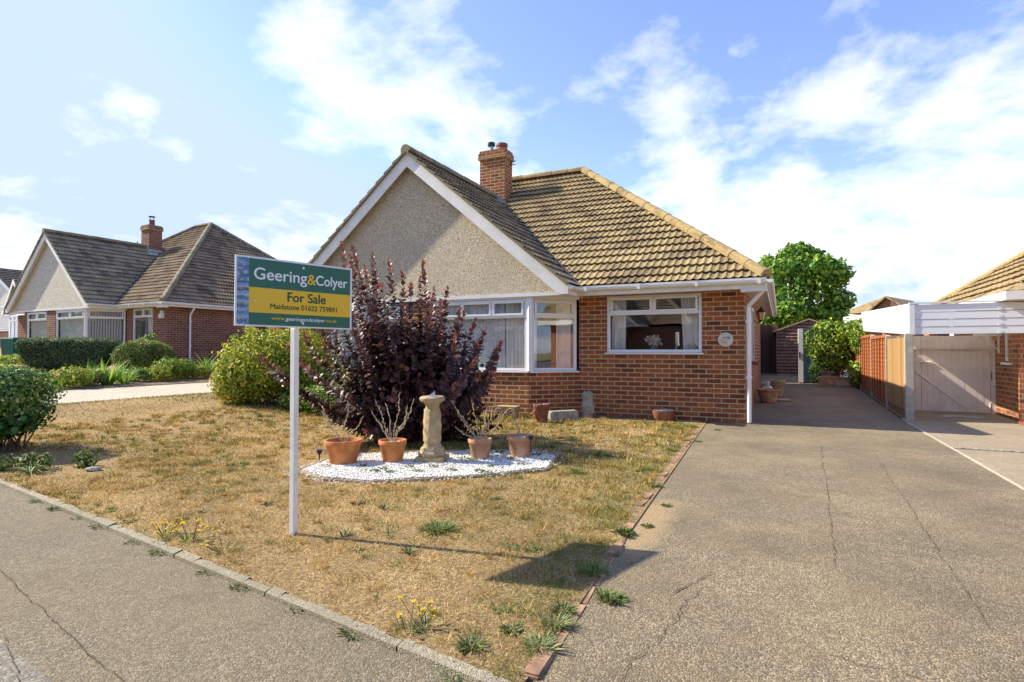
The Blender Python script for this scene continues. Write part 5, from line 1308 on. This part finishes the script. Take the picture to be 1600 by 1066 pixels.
# purple smoke bush
bx, by = -4.42, 6.35
sb = empty('purple_smoke_bush', (bx, by, 0), 0, 'big dark purple-leaved bush with long arching shoots behind the sundial', 'bush')
rr = random.Random(11); shoots = []
tips = [(530,378,6.9),(553,383,7.0),(545,400,7.2),(578,395,7.1),(566,415,6.7),(608,405,7.0),(622,425,7.3),(640,440,6.9),(666,402,7.0),(655,432,7.4),(690,468,6.9),(703,448,7.2),(676,478,6.6),(520,420,7.3),(600,440,6.6),(588,425,7.4),
        (790,533,6.7),(778,556,6.9),(760,515,7.1),(742,500,6.8),(725,485,7.2),(770,580,6.5),(405,553,6.7),(432,575,6.9),(448,540,7.2),(470,560,6.5),(460,600,6.8),(480,520,7.1),(500,470,7.0),(486,480,7.4),(510,450,6.8),(715,520,6.4),(745,560,6.2),(560,440,7.5),(630,470,7.5),(540,450,6.5)]
for (a, b, c_) in tips: shoots.append((PX(a, b, c_), 1))
for i in range(95):
    an = rr.uniform(0, 6.283); el = rr.uniform(.05, 1.45); ln = rr.uniform(1.25, 1.8) if el > .7 else rr.uniform(.85, 1.25)
    shoots.append(((bx+math.cos(an)*math.cos(el)*ln, by+math.sin(an)*math.cos(el)*ln*.9, .15+math.sin(el)*ln*1.08), 0))
P, D, Nn_, LV, LN = [], [], [], [], []
stm = MB()
for (tp, sp_) in shoots:
    b0 = Vector((bx+rr.uniform(-.18, .18), by+rr.uniform(-.18, .18), 0)); tp = Vector(tp)
    ctl = b0.lerp(tp, .5)+Vector((0, 0, -.12*(tp-b0).length*(0 if not sp_ else .3)))+Vector(((tp.x-b0.x)*.22, (tp.y-b0.y)*.22, 0))
    L_ = (tp-b0).length; n = 12
    wv = Vector((rr.uniform(-1, 1), rr.uniform(-1, 1), 0))*.05; wf = rr.uniform(5, 9)
    pt = lambda t: b0*(1-t)**2+ctl*2*t*(1-t)+tp*t*t+wv*math.sin(t*wf)*t
    stm.tube([pt(i/(n-1))-Vector((bx, by, 0)) for i in range(n)], [.011*(1-.85*i/(n-1)) for i in range(n)], 4)
    m_ = int(L_/rr.uniform(.013, .021))
    for i in range(m_):
        t = .22+.78*i/m_; p = pt(t); tg = (pt(min(1, t+.02))-pt(t-.02)).normalized()
        a = i*2.4+rr.uniform(-.4, .4); s1 = tg.cross(Vector((.3, .2, 1))).normalized(); s2 = tg.cross(s1)
        o_ = s1*math.cos(a)+s2*math.sin(a)+Vector((rr.uniform(-.45, .45), rr.uniform(-.45, .45), rr.uniform(-.5, .3))); endf = max(0, (t-.84)/.16)
        P.append(tuple(p+o_*.01)); D.append(tuple(o_*(1-.45*endf)+tg*(.55+.7*endf))); Nn_.append(tuple(tg-o_*.4))
        LN.append((.070 if sp_ else .064)*(1-.5*endf)*rr.uniform(.55, 1.4)*(1.25 if t < .6 else 1))
        LV.append(min(1, rr.gauss(.42, .22)+(.55*endf if rr.random() < .9 else 0)))
stm.build('stem', M['stem_purple'], sb)
P = np.array(P)-np.array([bx, by, 0]); LN = np.array(LN)
k = P[:, 2] > .05
leaf_mesh('foliage', P[k], np.array(D)[k], np.array(Nn_)[k], LN[k], LN[k]*rng.uniform(.6, .95, k.sum()), np.array(LV)[k], L['smoke'], sb, round_=True, fold=.18)
foliage('inner_foliage', sb, [(0, 0, .85, .85, .75, .75), (-.3, -.1, .5, .75, .7, .4), (.35, .1, .55, .6, .6, .42)], 380, .07, 'smoke', .75, .6, lvs=(.34, .24), round_=True)

# yellow-green shrub behind the sign
yb_ = empty('yellow_green_shrub', (-9.28, 8.25, gz(-9.28, 8.2)), 0, 'yellow-green leafy shrub behind the sign post at the left of the bay', 'bush')
foliage('foliage', yb_, [(-.15, 0, .75, .85, .75, .72), (.45, .3, .85, .7, .7, .65), (-.55, -.2, .45, .5, .5, .45), (.9, .5, .5, .6, .6, .5)], 900, .075, 'yellow', .5, .4, lvs=(.5, .26))
stems_mb(.1, [(rr.uniform(-.2, .2), rr.uniform(-.2, .2), rr.uniform(-.7, .8), rr.uniform(-.5, .5), rr.uniform(.6, 1.3)) for _ in range(24)], .014).build('stem', M['bark'], yb_)
foliage('shoot_leaves', yb_, [(x_, y_, 1.35+rr.uniform(0, .2), .12, .12, .16) for x_, y_ in ((-.5, 0), (0, .1), (.4, .2), (.7, .3), (-.2, -.2))], 500, .06, 'yellow', .45, .9, lvs=(.75, .2))
lo = empty('low_green_shrub', (-7.5, 8.1, gz(-7.5, 8.1)), 0, 'low bright green shrubs between the yellow-green shrub and the purple bush', 'bush')
foliage('foliage', lo, [(0, 0, .28, .7, .5, .3), (-.8, .1, .2, .5, .4, .25), (.7, .3, .45, .6, .5, .42), (1.5, .5, .5, .6, .5, .45)], 700, .07, 'climber', .5, .5, lvs=(.4, .25))

# corner shrub at the left edge
cs = empty('corner_shrub', (-8.1, 3.5, gz(-7.5, 3.4)-.02), 0, 'clipped green shrub with bare lower stems on the corner of the lawn', 'bush')
foliage('foliage', cs, [(0, 0, .72, .52, .5, .26), (.05, -.05, .85, .42, .4, .16), (-.5, .05, .75, .5, .45, .28), (.25, .05, .48, .3, .3, .2), (-.2, -.2, .40, .42, .35, .22), (.33, -.1, .66, .2, .25, .2)], 1500, .045, 'corner', .6, .55, lvs=(.5, .25))
foliage('lower_leaves', cs, [(-.2, -.2, .3, .45, .35, .16), (.2, -.1, .33, .3, .25, .12), (.42, -.05, .38, .12, .12, .08)], 420, .085, 'corner', .7, .6, lvs=(.3, .2))
stems_mb(.1, [(rr.uniform(-.2, .2), rr.uniform(-.15, .15), rr.uniform(-.5, .55), rr.uniform(-.4, .4), rr.uniform(.5, .85)) for _ in range(34)], .012).build('stem', M['bark'], cs)

# hedge and ball of the neighbour
def clipped(name, x, y, rz, lx, ly, h_, taper, lab, cat, mat, size, dens, ball=False):
    e = empty(name, (x, y, gz(x, y)), rz, lab, cat)
    n = int(dens*(2*(lx+ly)*h_+lx*ly)*1.2); d = rdir(n)
    if ball:
        q = np.sign(d)*np.abs(d)**.85; q = unit(q)*1.0; P = q*np.array([lx/2, ly/2, h_*.55])+np.array([0, 0, h_*.5]); N = d.copy()
    else:
        pw = 6.0; nr = (np.abs(d)**pw).sum(1)**(1/pw); q = d/nr[:, None]; P = q*np.array([lx/2, ly/2, h_/2])+np.array([0, 0, h_/2])
        s_ = taper+(1-taper)*P[:, 2:3]/h_; P[:, :2] *= s_; N = unit(np.sign(q)*np.abs(q)**(pw-1)+d*.15)
    core = P[:600]*np.array([.9, .9, .96])
    P = P+N*rng.normal(size=(n, 1))*.022-N*.03*(rng.random((n, 1)) < .5); k = P[:, 2] > .02; P, N = P[k], N[k]; n = len(P)
    Nj = unit(N+rng.normal(size=(n, 3))*.7); D = np.cross(Nj, rdir(n))+np.array([0, 0, .3])
    cl = np.array([mnoise.noise(Vector(p)*3+Vector((x, y, 0))) for p in P])
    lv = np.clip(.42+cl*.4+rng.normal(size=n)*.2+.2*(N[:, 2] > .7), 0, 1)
    leaf_mesh('foliage', P, D, Nj, size*rng.uniform(.6, 1.2, n), size*.6, lv, L[mat], e)
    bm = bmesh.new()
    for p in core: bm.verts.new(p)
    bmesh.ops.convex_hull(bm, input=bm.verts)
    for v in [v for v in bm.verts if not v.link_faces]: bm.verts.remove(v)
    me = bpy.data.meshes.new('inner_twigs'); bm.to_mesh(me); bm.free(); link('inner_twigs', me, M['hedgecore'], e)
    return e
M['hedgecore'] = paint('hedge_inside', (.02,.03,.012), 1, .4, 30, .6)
hd = clipped('clipped_hedge', -19.9, 10.2, R(42), 2.75, 1.0, .92, .72, 'dark green clipped hedge in front of the left bungalow', 'hedge', 'hedge', .05, 1500)
clipped('ball_shrub', -17.9, 11.2, 0, 1.6, 1.6, .92, 1, 'rounded clipped yellow-green shrub beside the hedge of the left bungalow', 'bush', 'ball', .06, 1300, True)
oh = copy_tree(hd); oh.name = 'clipped_hedge'; oh.location = (-7.5, -9.8, 0); oh.rotation_euler = (0, 0, .1); oh.scale = (2.4, 1, 1.1)
tag(oh, 'long clipped hedge across the road, seen mirrored in the front windows', 'hedge')
rb = empty('bay_side_shrub', (-19.3, 12.2, gz(-18.3, 12.6)), 0, 'loose green rose shrub rising behind the rounded shrub at the left bungalow', 'bush')
foliage('foliage', rb, [(0, 0, .8, .45, .35, .4), (.2, 0, 1.05, .2, .2, .15)], 260, .08, 'climber', .5, .6, lvs=(.3, .2))

# tree at the back
tx, ty = .75, 31.6
tz = gz(tx, ty)
tt = empty('broadleaf_tree', (tx, ty, tz), 0, 'dense round-headed green tree with large leaves behind the shed', 'tree')
MB().tube([(0, 0, 0), (.05, 0, 1.0), (-.05, .05, 2.2), (.1, 0, 3.6)], [.2, .16, .14, .08], 9).build('trunk', M['bark'], tt)
mb = MB(); tr_ = random.Random(9)
for i in range(16):
    a = tr_.uniform(0, 6.28); r_ = tr_.uniform(1.2, 2.1); mb.tube([(0, 0, 1.6+i*.1), (math.cos(a)*r_*.5, math.sin(a)*r_*.5, 2.4+i*.12), (math.cos(a)*r_, math.sin(a)*r_, 3.0+tr_.uniform(0, 2.2))], [.07, .05, .02], 6)
mb.build('branch', M['bark'], tt)
bl = [(0, 0, 3.4, 1.9, 1.8, 1.9)]
for i in range(34):
    a = tr_.uniform(0, 6.28); el = tr_.uniform(-.7, 1.5); bl.append((math.cos(a)*math.cos(el)*1.9, math.sin(a)*math.cos(el)*1.9, 3.45+math.sin(el)*1.95, tr_.uniform(.45, .8), tr_.uniform(.45, .8), tr_.uniform(.4, .65)))
bl += [(-2.3, .2, 2.3, 1.0, .8, 1.1), (-3.2, .5, 1.8, .9, .8, .8)]
foliage('crown', tt, bl, 85, .24, 'tree', .55, .4, .9, lvs=(.55, .3), fold=.2, up=-.3)
n = 26000; X = rng.uniform(-110, 60, n); top = 5+3.0*vnoise(X, X*0, .12, 41)+1.6*vnoise(X, X*0, .5, 42)
P = np.stack([X, -30+X*-.16+rng.normal(size=n)*1.2, rng.random(n)*top+gz_np(X, X*0)*.5], 1)
o = leaf_mesh('far_trees', P, rdir(n), rdir(n)+np.array([0, .8, .3]), 1.1, .8, rng.random(n), L['hedge']); tag(o, 'belt of trees far behind the road, mirrored in the windows', 'trees', kind='stuff')
# climber over the trough and fence
cl = empty('climbing_shrub', (1.45, 19.3, gz(1.4, 19.3)), 0, 'bright green climbing shrub growing over the trough between locker and fence', 'bush')
foliage('foliage', cl, [(0, 0, 1.15, .6, .45, .65), (.3, -.3, 1.5, .45, .5, .38), (-.2, 0, 1.6, .4, .4, .3), (.5, -1.0, 1.35, .22, .5, .5), (-.4, .1, .9, .25, .3, .5), (.42, -1.0, .35, .2, .5, .35), (.1, .1, .6, .5, .35, .3)], 330, .1, 'climber', .6, .6, lvs=(.5, .27))
stems_mb(.1, [(rr.uniform(-.15, .15), rr.uniform(-.1, .1), rr.uniform(-.5, .5), rr.uniform(-.3, .3), rr.uniform(1.0, 1.7)) for _ in range(16)], .014).build('stem', M['bark'], cl)
lc = empty('small_locker_ivy', (.62, 19.0, gz(.6, 19)), 0, 'green strands hanging down the front of the green locker', 'plant')
foliage('foliage', lc, [(.12, .25, 1.2, .1, .1, .45), (.3, .2, .35, .18, .18, .25), (.45, .1, .12, .3, .2, .12)], 260, .08, 'climber', .6, .6, lvs=(.35, .25))
bt = empty('shrub_behind_roof', (-12.6, 19.5, gz(-12, 19)), 0, 'thin-leaved shrub top showing between the two bungalows', 'bush')
foliage('foliage', bt, [(0, 0, 3.3, .7, .6, .5), (.4, 0, 3.7, .3, .3, .4), (-.4, 0, 2.6, .8, .7, .9)], 60, .12, 'tree', .6, .8)
MB().tube([(0, 0, 0), (.1, 0, 2.0), (0, 0, 3.3)], [.08, .06, .02], 7).build('trunk', M['bark'], bt)

# border plants beside the concrete path
def rosette(name, x, y, z, n, ln, wd, up, mat, lab, cat, group=None, droop=.35, flowers=0, spread=.03, lvs=(.5, .25), k=1):
    e = empty(name, (x, y, z), rr.uniform(0, 6), lab, cat, group)
    a = rng.random(n)*6.283; el = rng.normal(up, .22, n)
    D = np.stack([np.cos(a)*np.cos(el), np.sin(a)*np.cos(el), np.sin(el)], 1)
    P = np.stack([np.cos(a)*spread*rng.random(n), np.sin(a)*spread*rng.random(n), np.full(n, .0)], 1)
    N = np.array([0, 0, 1.])+rng.normal(size=(n, 3))*.2
    leaf_mesh('leaves', P, D, N, ln*rng.uniform(.55, 1.1, n), wd, np.clip(rng.normal(lvs[0], lvs[1], n), 0, 1), L[mat], e, shape='blade' if wd < ln*.12 else 'hex', droop=droop, fold=.15)
    if flowers:
        st = MB(); PF = []
        for i in range(flowers):
            px, py, pz = rr.uniform(-.1, .1), rr.uniform(-.1, .1), rr.uniform(.05, .11); st.tube([(px*.3, py*.3, 0), (px, py, pz)], .0018, 4); PF.append((px, py, pz))
        st.build('flower_stalk', MATS['bark'], e)
        Pn = np.repeat(np.array(PF), 14, 0); Dn = rdir(len(Pn)); Dn[:, 2] = np.abs(Dn[:, 2])*.3
        leaf_mesh('petals', Pn, Dn, np.tile([0, 0, 1.], (len(Pn), 1))+rdir(len(Pn))*.3, .014, .007, rng.random(len(Pn)), L['flower'], e)
    return e
def bedpos(t):  # t from 0 (near road) to 1 (by the house)
    return (-14.35-.95*t, 7.0+4.7*t)
spec = [(.0, 'yellowish tuft at the road end of the border', 50, .35, .02, .9, 'lily'), (.16, 'upright strap-leaved clump third in the border', 60, .65, .025, 1.15, 'lily'),
        (.27, 'large strap-leaved day lily clump in the middle of the border', 110, .72, .03, 1.0, 'lily'), (.36, 'arching strap-leaved clump right of the largest lily', 80, .6, .03, .9, 'lily'),
        (.92, 'bright upright lily clump by the drainpipe of the left bungalow', 90, .8, .03, 1.15, 'lily'), (1.04, 'small strap-leaved clump at the house end of the border', 60, .5, .03, .9, 'lily')]
for (t, lab, n_, ln, wd, up, mt) in spec:
    x, y = bedpos(t); rosette('border_lily', x, y, gz(x, y)+.02, n_, ln, wd, up, mt, lab, 'plant', 'plants in the border beside the concrete path', droop=.3, spread=.12)
for i, (t, lab, mt, rx, rz) in enumerate([(.08, 'low yellow-leaved shrublet near the road end of the border', 'yellow', .42, .28), (.2, 'grey-green mound between the two tall lilies', 'weed_grey', .3, .22), (.47, 'small dark green mound just past the arching lily', 'corner', .32, .22),
        (.56, 'low yellow-green mound halfway to the drainpipe', 'yellow', .36, .25), (.66, 'bushy light green mound in front of the rounded shrub', 'climber', .42, .36), (.76, 'leafy green mound below the brick corner', 'climber', .42, .34), (.84, 'yellow sedum-like mound next to the drainpipe lily', 'yellow', .36, .22), (1.12, 'dark green mound at the very end of the border', 'corner', .4, .25)]):
    x, y = bedpos(t); x -= .12*(i % 3); e = empty('border_shrublet', (x, y, gz(x, y)), 0, lab, 'plant', 'plants in the border beside the concrete path')
    foliage('foliage', e, [(0, 0, rz*.7, rx, rx, rz), (rx*.4, .1, rz*.9, rx*.5, rx*.5, rz*.7)], 600, .07, mt, .5, .7, lvs=(.5, .25))
hb = empty('bank_plants', (-21.9, 9.7, gz(-21.9, 9.7)), 0, 'scrubby yellowing plants at the left end of the clipped hedge', 'plant')
foliage('foliage', hb, [(0, 0, .15, .9, .7, .18), (1.0, .3, .2, .5, .5, .3)], 300, .09, 'yellow', .5, .8)

# ground plants under the corner shrub
rosette('spider_leaf_plant', -6.55, 3.02, .03, 40, .26, .014, .5, 'weed_grey', 'pale arching strap-leaved plant at the kerb under the corner shrub', 'plant', droop=.4)
for i, (x, y, rx, lab) in enumerate([(-6.75, 3.15, .2, 'dark green ground plant under the corner shrub near the kerb'), (-6.45, 3.45, .14, 'small bright green leafy plant right of the corner shrub stems'), (-7.0, 3.0, .16, 'leafy plant hugging the kerb at the left edge')]):
    e = empty('ground_plant', (x, y, .02), 0, lab, 'plant'); foliage('foliage', e, [(0, 0, .06, rx, rx*.7, .09)], 1100, .055, 'weed', .5, .9, lvs=(.45, .25), minz=.0)
rock = empty('pale_rock', (-6.17, 3.38, .03), .6, 'small pale rock in the grass beside the corner shrub', 'rock')
bm = bmesh.new(); bmesh.ops.create_icosphere(bm, subdivisions=3, radius=.05)
for v in bm.verts: v.co *= 1+.25*mnoise.noise(v.co*30); v.co.z *= .5; v.co.x *= 1.5
me = bpy.data.meshes.new('stone'); bm.to_mesh(me); bm.free(); link('stone', me, M['stone_grey'], rock)

# weeds in the lawn: (px, py, size, kind)
def gpt(px, py):
    a = PX(px, py, 1); t = 1.2/(1.2-a[2]); return a[0]*t, a[1]*t
weeds = [(685,828,.13,'rosette'),(375,728,.14,'flat'),(372,735,.12,'flat'),(228,745,.07,'flat'),(166,801,.07,'flat'),(205,816,.06,'flat'),(540,838,.06,'dark'),(655,768,.06,'dark'),(600,795,.06,'dark'),(800,857,.06,'flat'),(832,860,.06,'flat'),(723,756,.05,'flat'),(775,780,.06,'flat'),
         (785,955,.05,'flat'),(737,1010,.09,'grey'),(800,985,.07,'grey'),(868,975,.12,'grey'),(845,1010,.12,'grey'),(880,955,.08,'grey'),(640,865,.07,'dark'),(905,740,.09,'tuft'),(940,712,.1,'tuft'),(1005,735,.08,'tuft'),(1020,760,.07,'tuft'),(975,835,.06,'tuft'),(925,895,.08,'tuft'),(950,935,.07,'tuft'),(1050,705,.08,'tuft'),(560,790,.05,'dark'),(320,800,.05,'flat'),(860,700,.09,'tuft'),(895,690,.1,'tuft'),(765,705,.1,'tuft'),(650,700,.1,'tuft'),(1070,690,.07,'tuft'),(560,860,.05,'flat'),(420,790,.04,'dark'),(130,770,.05,'flat'),(270,700,.06,'flat')]
gl = {'rosette': 'green plantain-like rosette, the largest weed right of the sign post', 'flat': 'flat pale green weed patch in the parched lawn', 'dark': 'dark spiky thistle weed in the parched lawn', 'grey': 'grey-green weed rosette near the driveway corner of the lawn', 'tuft': 'tuft of green grass near the drive side of the lawn'}
for (px, py, s, kd) in weeds:
    x, y = gpt(px, py); z = gz(x, y)+.01
    if kd == 'rosette': rosette('lawn_weed', x, y, z, 260, s*.6, .009, .55, 'weed', gl[kd], 'weed', None, droop=.2, spread=.11)
    elif kd == 'flat': rosette('lawn_weed', x, y, z, 90, s*.38, .009, .4, 'weed', gl[kd], 'weed', 'flat green weeds in the lawn', droop=.1, spread=s*.9)
    elif kd == 'dark': rosette('thistle', x, y, z, 34, s*1.1, .007, .6, 'dark', gl[kd], 'weed', 'dark thistles in the lawn', droop=.1, spread=.03)
    elif kd == 'grey': rosette('lawn_weed', x, y, z, 120, s*.55, .007, .5, 'weed_grey', gl[kd], 'weed', 'grey-green weeds near the drive corner', droop=.15, spread=s*.5)
    else: rosette('grass_tuft', x, y, z, 130, s*.75, .006, .9, 'weed', gl[kd], 'grass tuft', 'green grass tufts near the drive', droop=.3, spread=s)
for (px, py, nf, lab) in [(262,838,16,'patch of yellow-flowered weed nearest the kerb left of the sign'), (300,845,12,'second yellow-flowered patch just right of the widest one'), (640,985,6,'yellow dandelions near the kerb at the bottom of the lawn'), (665,980,3,'straggly yellow-flowered stems beside the kerb dandelions'), (355,862,4,'few yellow flowers by the kerb left of the post'), (610,836,1,'single yellow flower right of the sign post'), (335,770,2,'pair of tiny yellow flowers left of the sign'), (905,658,2,'yellow flowers beside the stone owl'), (1010,650,1,'lone yellow flower below the right front window')]:
    x, y = gpt(px, py); rosette('yellow_flower', x, y, gz(x, y)+.01, 40, .07, .005, .6, 'lily' if nf > 8 else 'weed', lab, 'flower', None, droop=.2, flowers=nf, spread=.07)
for i, t in enumerate(np.linspace(0, 1, 11)):
    x = -5.4+4.2*t+rr.uniform(-.1, .1); y = ky(x)-.005
    rosette('kerb_weed', x, y, gz(x, y), rr.randint(30, 90), rr.uniform(.02, .045), .005, .5, 'weed', 'small weed growing in the joint between pavement and kerb', 'weed', 'weeds along the kerb', droop=.2, spread=.05)
for (px, py, s) in [(1100,660,.1),(1085,668,.08),(1090,690,.06),(1040,790,.05),(1010,822,.05),(955,935,.08),(1120,672,.05)]:
    x, y = gpt(px, py); rosette('drive_weed', x, y, gz(x, y)+.008, 80, s*.5, .007, .5, 'weed', 'low green weed at the edge of the driveway', 'weed', 'weeds at the drive edge', droop=.2, spread=s*.7)
# seedlings in the gravel
for (px, py) in [(565,735),(585,742),(600,738),(640,736),(655,742),(680,735),(705,740),(725,722),(738,724),(770,735),(785,718),(800,722),(838,716),(850,724),(510,735),(520,728),(748,742),(760,744),(815,732),(612,744),(690,726),(780,712)]:
    x, y = gpt(px, py); rosette('gravel_seedling', x, y, .045, 22, .035, .016, .5, 'weed', 'tiny green weed sprouting through the white gravel', 'weed', 'seedlings in the gravel bed', droop=.1, spread=.05)
for (px, py) in [(640,693),(660,690),(700,688),(730,690),(760,688)]:
    x, y = gpt(px, py); rosette('bed_weed', x, y, .01, 110, .08, .018, .6, 'weed', 'leafy green weed at the foot of the purple bush', 'weed', 'weeds under the purple bush', droop=.1, spread=.12)

# ------------------------------------------------------------------ light, sky, camera
sv = Vector((-1.58, -.26, 1.36)).normalized()     # towards the sun
el = math.asin(sv.z); az = math.atan2(sv.x, sv.y)  # clockwise from +Y
sun = bpy.data.lights.new('sun', 'SUN'); sun.energy = 4.7; sun.angle = R(.6); sun.color = (1.0, .91, .74)
so = bpy.data.objects.new('sun', sun); COL.objects.link(so); so.rotation_euler = (-sv).to_track_quat('-Z', 'Y').to_euler(); so.location = (-20, -5, 20)
w = bpy.data.worlds.new('World'); sc.world = w; w.use_nodes = True; t = w.node_tree; bg = t.nodes['Background']
nd = t.nodes.new
sky = nd('ShaderNodeTexSky'); sky.sky_type = 'NISHITA'; sky.sun_disc = False; sky.sun_elevation = el; sky.sun_rotation = az
sky.altitude = 100; sky.air_density = 1.0; sky.dust_density = .5; sky.ozone_density = 3.0
tc = nd('ShaderNodeTexCoord'); sep = nd('ShaderNodeSeparateXYZ'); t.links.new(tc.outputs['Generated'], sep.inputs[0])
def wm(op, a, b=0.0, clamp=False):
    m_ = nd('ShaderNodeMath'); m_.operation = op; m_.use_clamp = clamp
    for i, v in ((0, a), (1, b)):
        if isinstance(v, bpy.types.NodeSocket): t.links.new(v, m_.inputs[i])
        else: m_.inputs[i].default_value = v
    return m_.outputs[0]
zc = wm('ADD', wm('MAXIMUM', sep.outputs[2], 0.0), .30)
cmb = nd('ShaderNodeCombineXYZ'); t.links.new(wm('DIVIDE', sep.outputs[0], zc), cmb.inputs[0]); t.links.new(wm('DIVIDE', sep.outputs[1], zc), cmb.inputs[1])
mp = nd('ShaderNodeMapping'); t.links.new(cmb.outputs[0], mp.inputs[0]); mp.inputs['Location'].default_value = (14.4, 14.1, 1.5); mp.inputs['Scale'].default_value = (1.0, 1.0, 1)
def wn(scale, detail, rough, dist=.0):
    n_ = nd('ShaderNodeTexNoise'); t.links.new(mp.outputs[0], n_.inputs['Vector']); n_.inputs['Scale'].default_value = scale; n_.inputs['Detail'].default_value = detail; n_.inputs['Roughness'].default_value = rough; n_.inputs['Distortion'].default_value = dist
    return n_.outputs['Fac']
n1 = wn(2.0, 10, .58, .2); n2 = wn(7.5, 7, .62)
cov = wm('ADD', n1, wm('MULTIPLY', wm('SUBTRACT', n2, .5), .22))
# cover grows towards the horizon and towards the right-hand side
hz = wm('MULTIPLY', wm('SUBTRACT', .20, sep.outputs[2]), .55)
cov = wm('ADD', wm('SUBTRACT', cov, .09), wm('MAXIMUM', hz, -.03))
# cloud banks standing in a few directions of the sky
def toward(px, py):
    v = Vector(PX(px, py, 1))-Vector((0, 0, 1.2)); return tuple(v.normalized())
for (px, py, amp, wid) in [(510, 85, .13, .13), (780, 150, .13, .15), (400, 310, .12, .17), (570, 180, .08, .10), (700, 240, .06, .14), (1320, 360, .11, .30), (1560, 250, .06, .25), (680, 10, .08, .07), (1600, 60, .05, .16), (1250, 240, .05, .12), (110, 130, .12, .06), (210, 155, .10, .04), (20, 310, .07, .10), (1050, 300, .08, .18), (1050, 40, -.12, .22), (200, 40, -.06, .2), (1900, 200, .06, .5)]:
    ds = nd('ShaderNodeVectorMath'); ds.operation = 'DISTANCE'; t.links.new(tc.outputs['Generated'], ds.inputs[0]); ds.inputs[1].default_value = toward(px, py)
    q = wm('DIVIDE', ds.outputs['Value'], wid); cov = wm('ADD', cov, wm('MULTIPLY', wm('EXPONENT', wm('MULTIPLY', wm('MULTIPLY', q, q), -1.0)), amp))
cr = nd('ShaderNodeValToRGB'); t.links.new(cov, cr.inputs[0]); cr.color_ramp.elements[0].position = .46; cr.color_ramp.elements[0].color = (0,0,0,1); cr.color_ramp.elements[1].position = .68; cr.color_ramp.elements[1].color = (1,1,1,1)
e = cr.color_ramp.elements.new(.55); e.color = (.42,.42,.42,1)
mx = nd('ShaderNodeMix'); mx.data_type = 'RGBA'; t.links.new(cr.outputs[0], mx.inputs[0])
tint = nd('ShaderNodeMix'); tint.data_type = 'RGBA'; tint.blend_type = 'MULTIPLY'; tint.inputs[0].default_value = 1; t.links.new(sky.outputs[0], tint.inputs[6]); tint.inputs[7].default_value = (1.50, 1.36, 1.62, 1)
cl_ = nd('ShaderNodeMix'); cl_.data_type = 'RGBA'; cl_.blend_type = 'DARKEN'; cl_.inputs[0].default_value = 1; t.links.new(tint.outputs[2], cl_.inputs[6]); cl_.inputs[7].default_value = (3.4, 4.25, 5.9, 1)
t.links.new(cl_.outputs[2], mx.inputs[6]); mx.inputs[7].default_value = (7.2, 7.2, 7.3, 1)
t.links.new(mx.outputs[2], bg.inputs['Color']); bg.inputs['Strength'].default_value = .112

cam = bpy.data.cameras.new('camera'); co_ = bpy.data.objects.new('camera', cam); COL.objects.link(co_); sc.camera = co_
cam.sensor_width = 36; cam.lens = 893/1600*36; cam.clip_start = .05; cam.clip_end = 1000
co_.location = (0, 0, 1.2); co_.rotation_euler = (R(91.0), 0, R(25.2))
vs_ = sc.view_settings; vs_.view_transform = 'Standard'; vs_.look = 'None'; vs_.exposure = .86; vs_.gamma = 1; vs_.use_curve_mapping = False
sc.cycles.max_bounces = 8; sc.cycles.transparent_max_bounces = 16
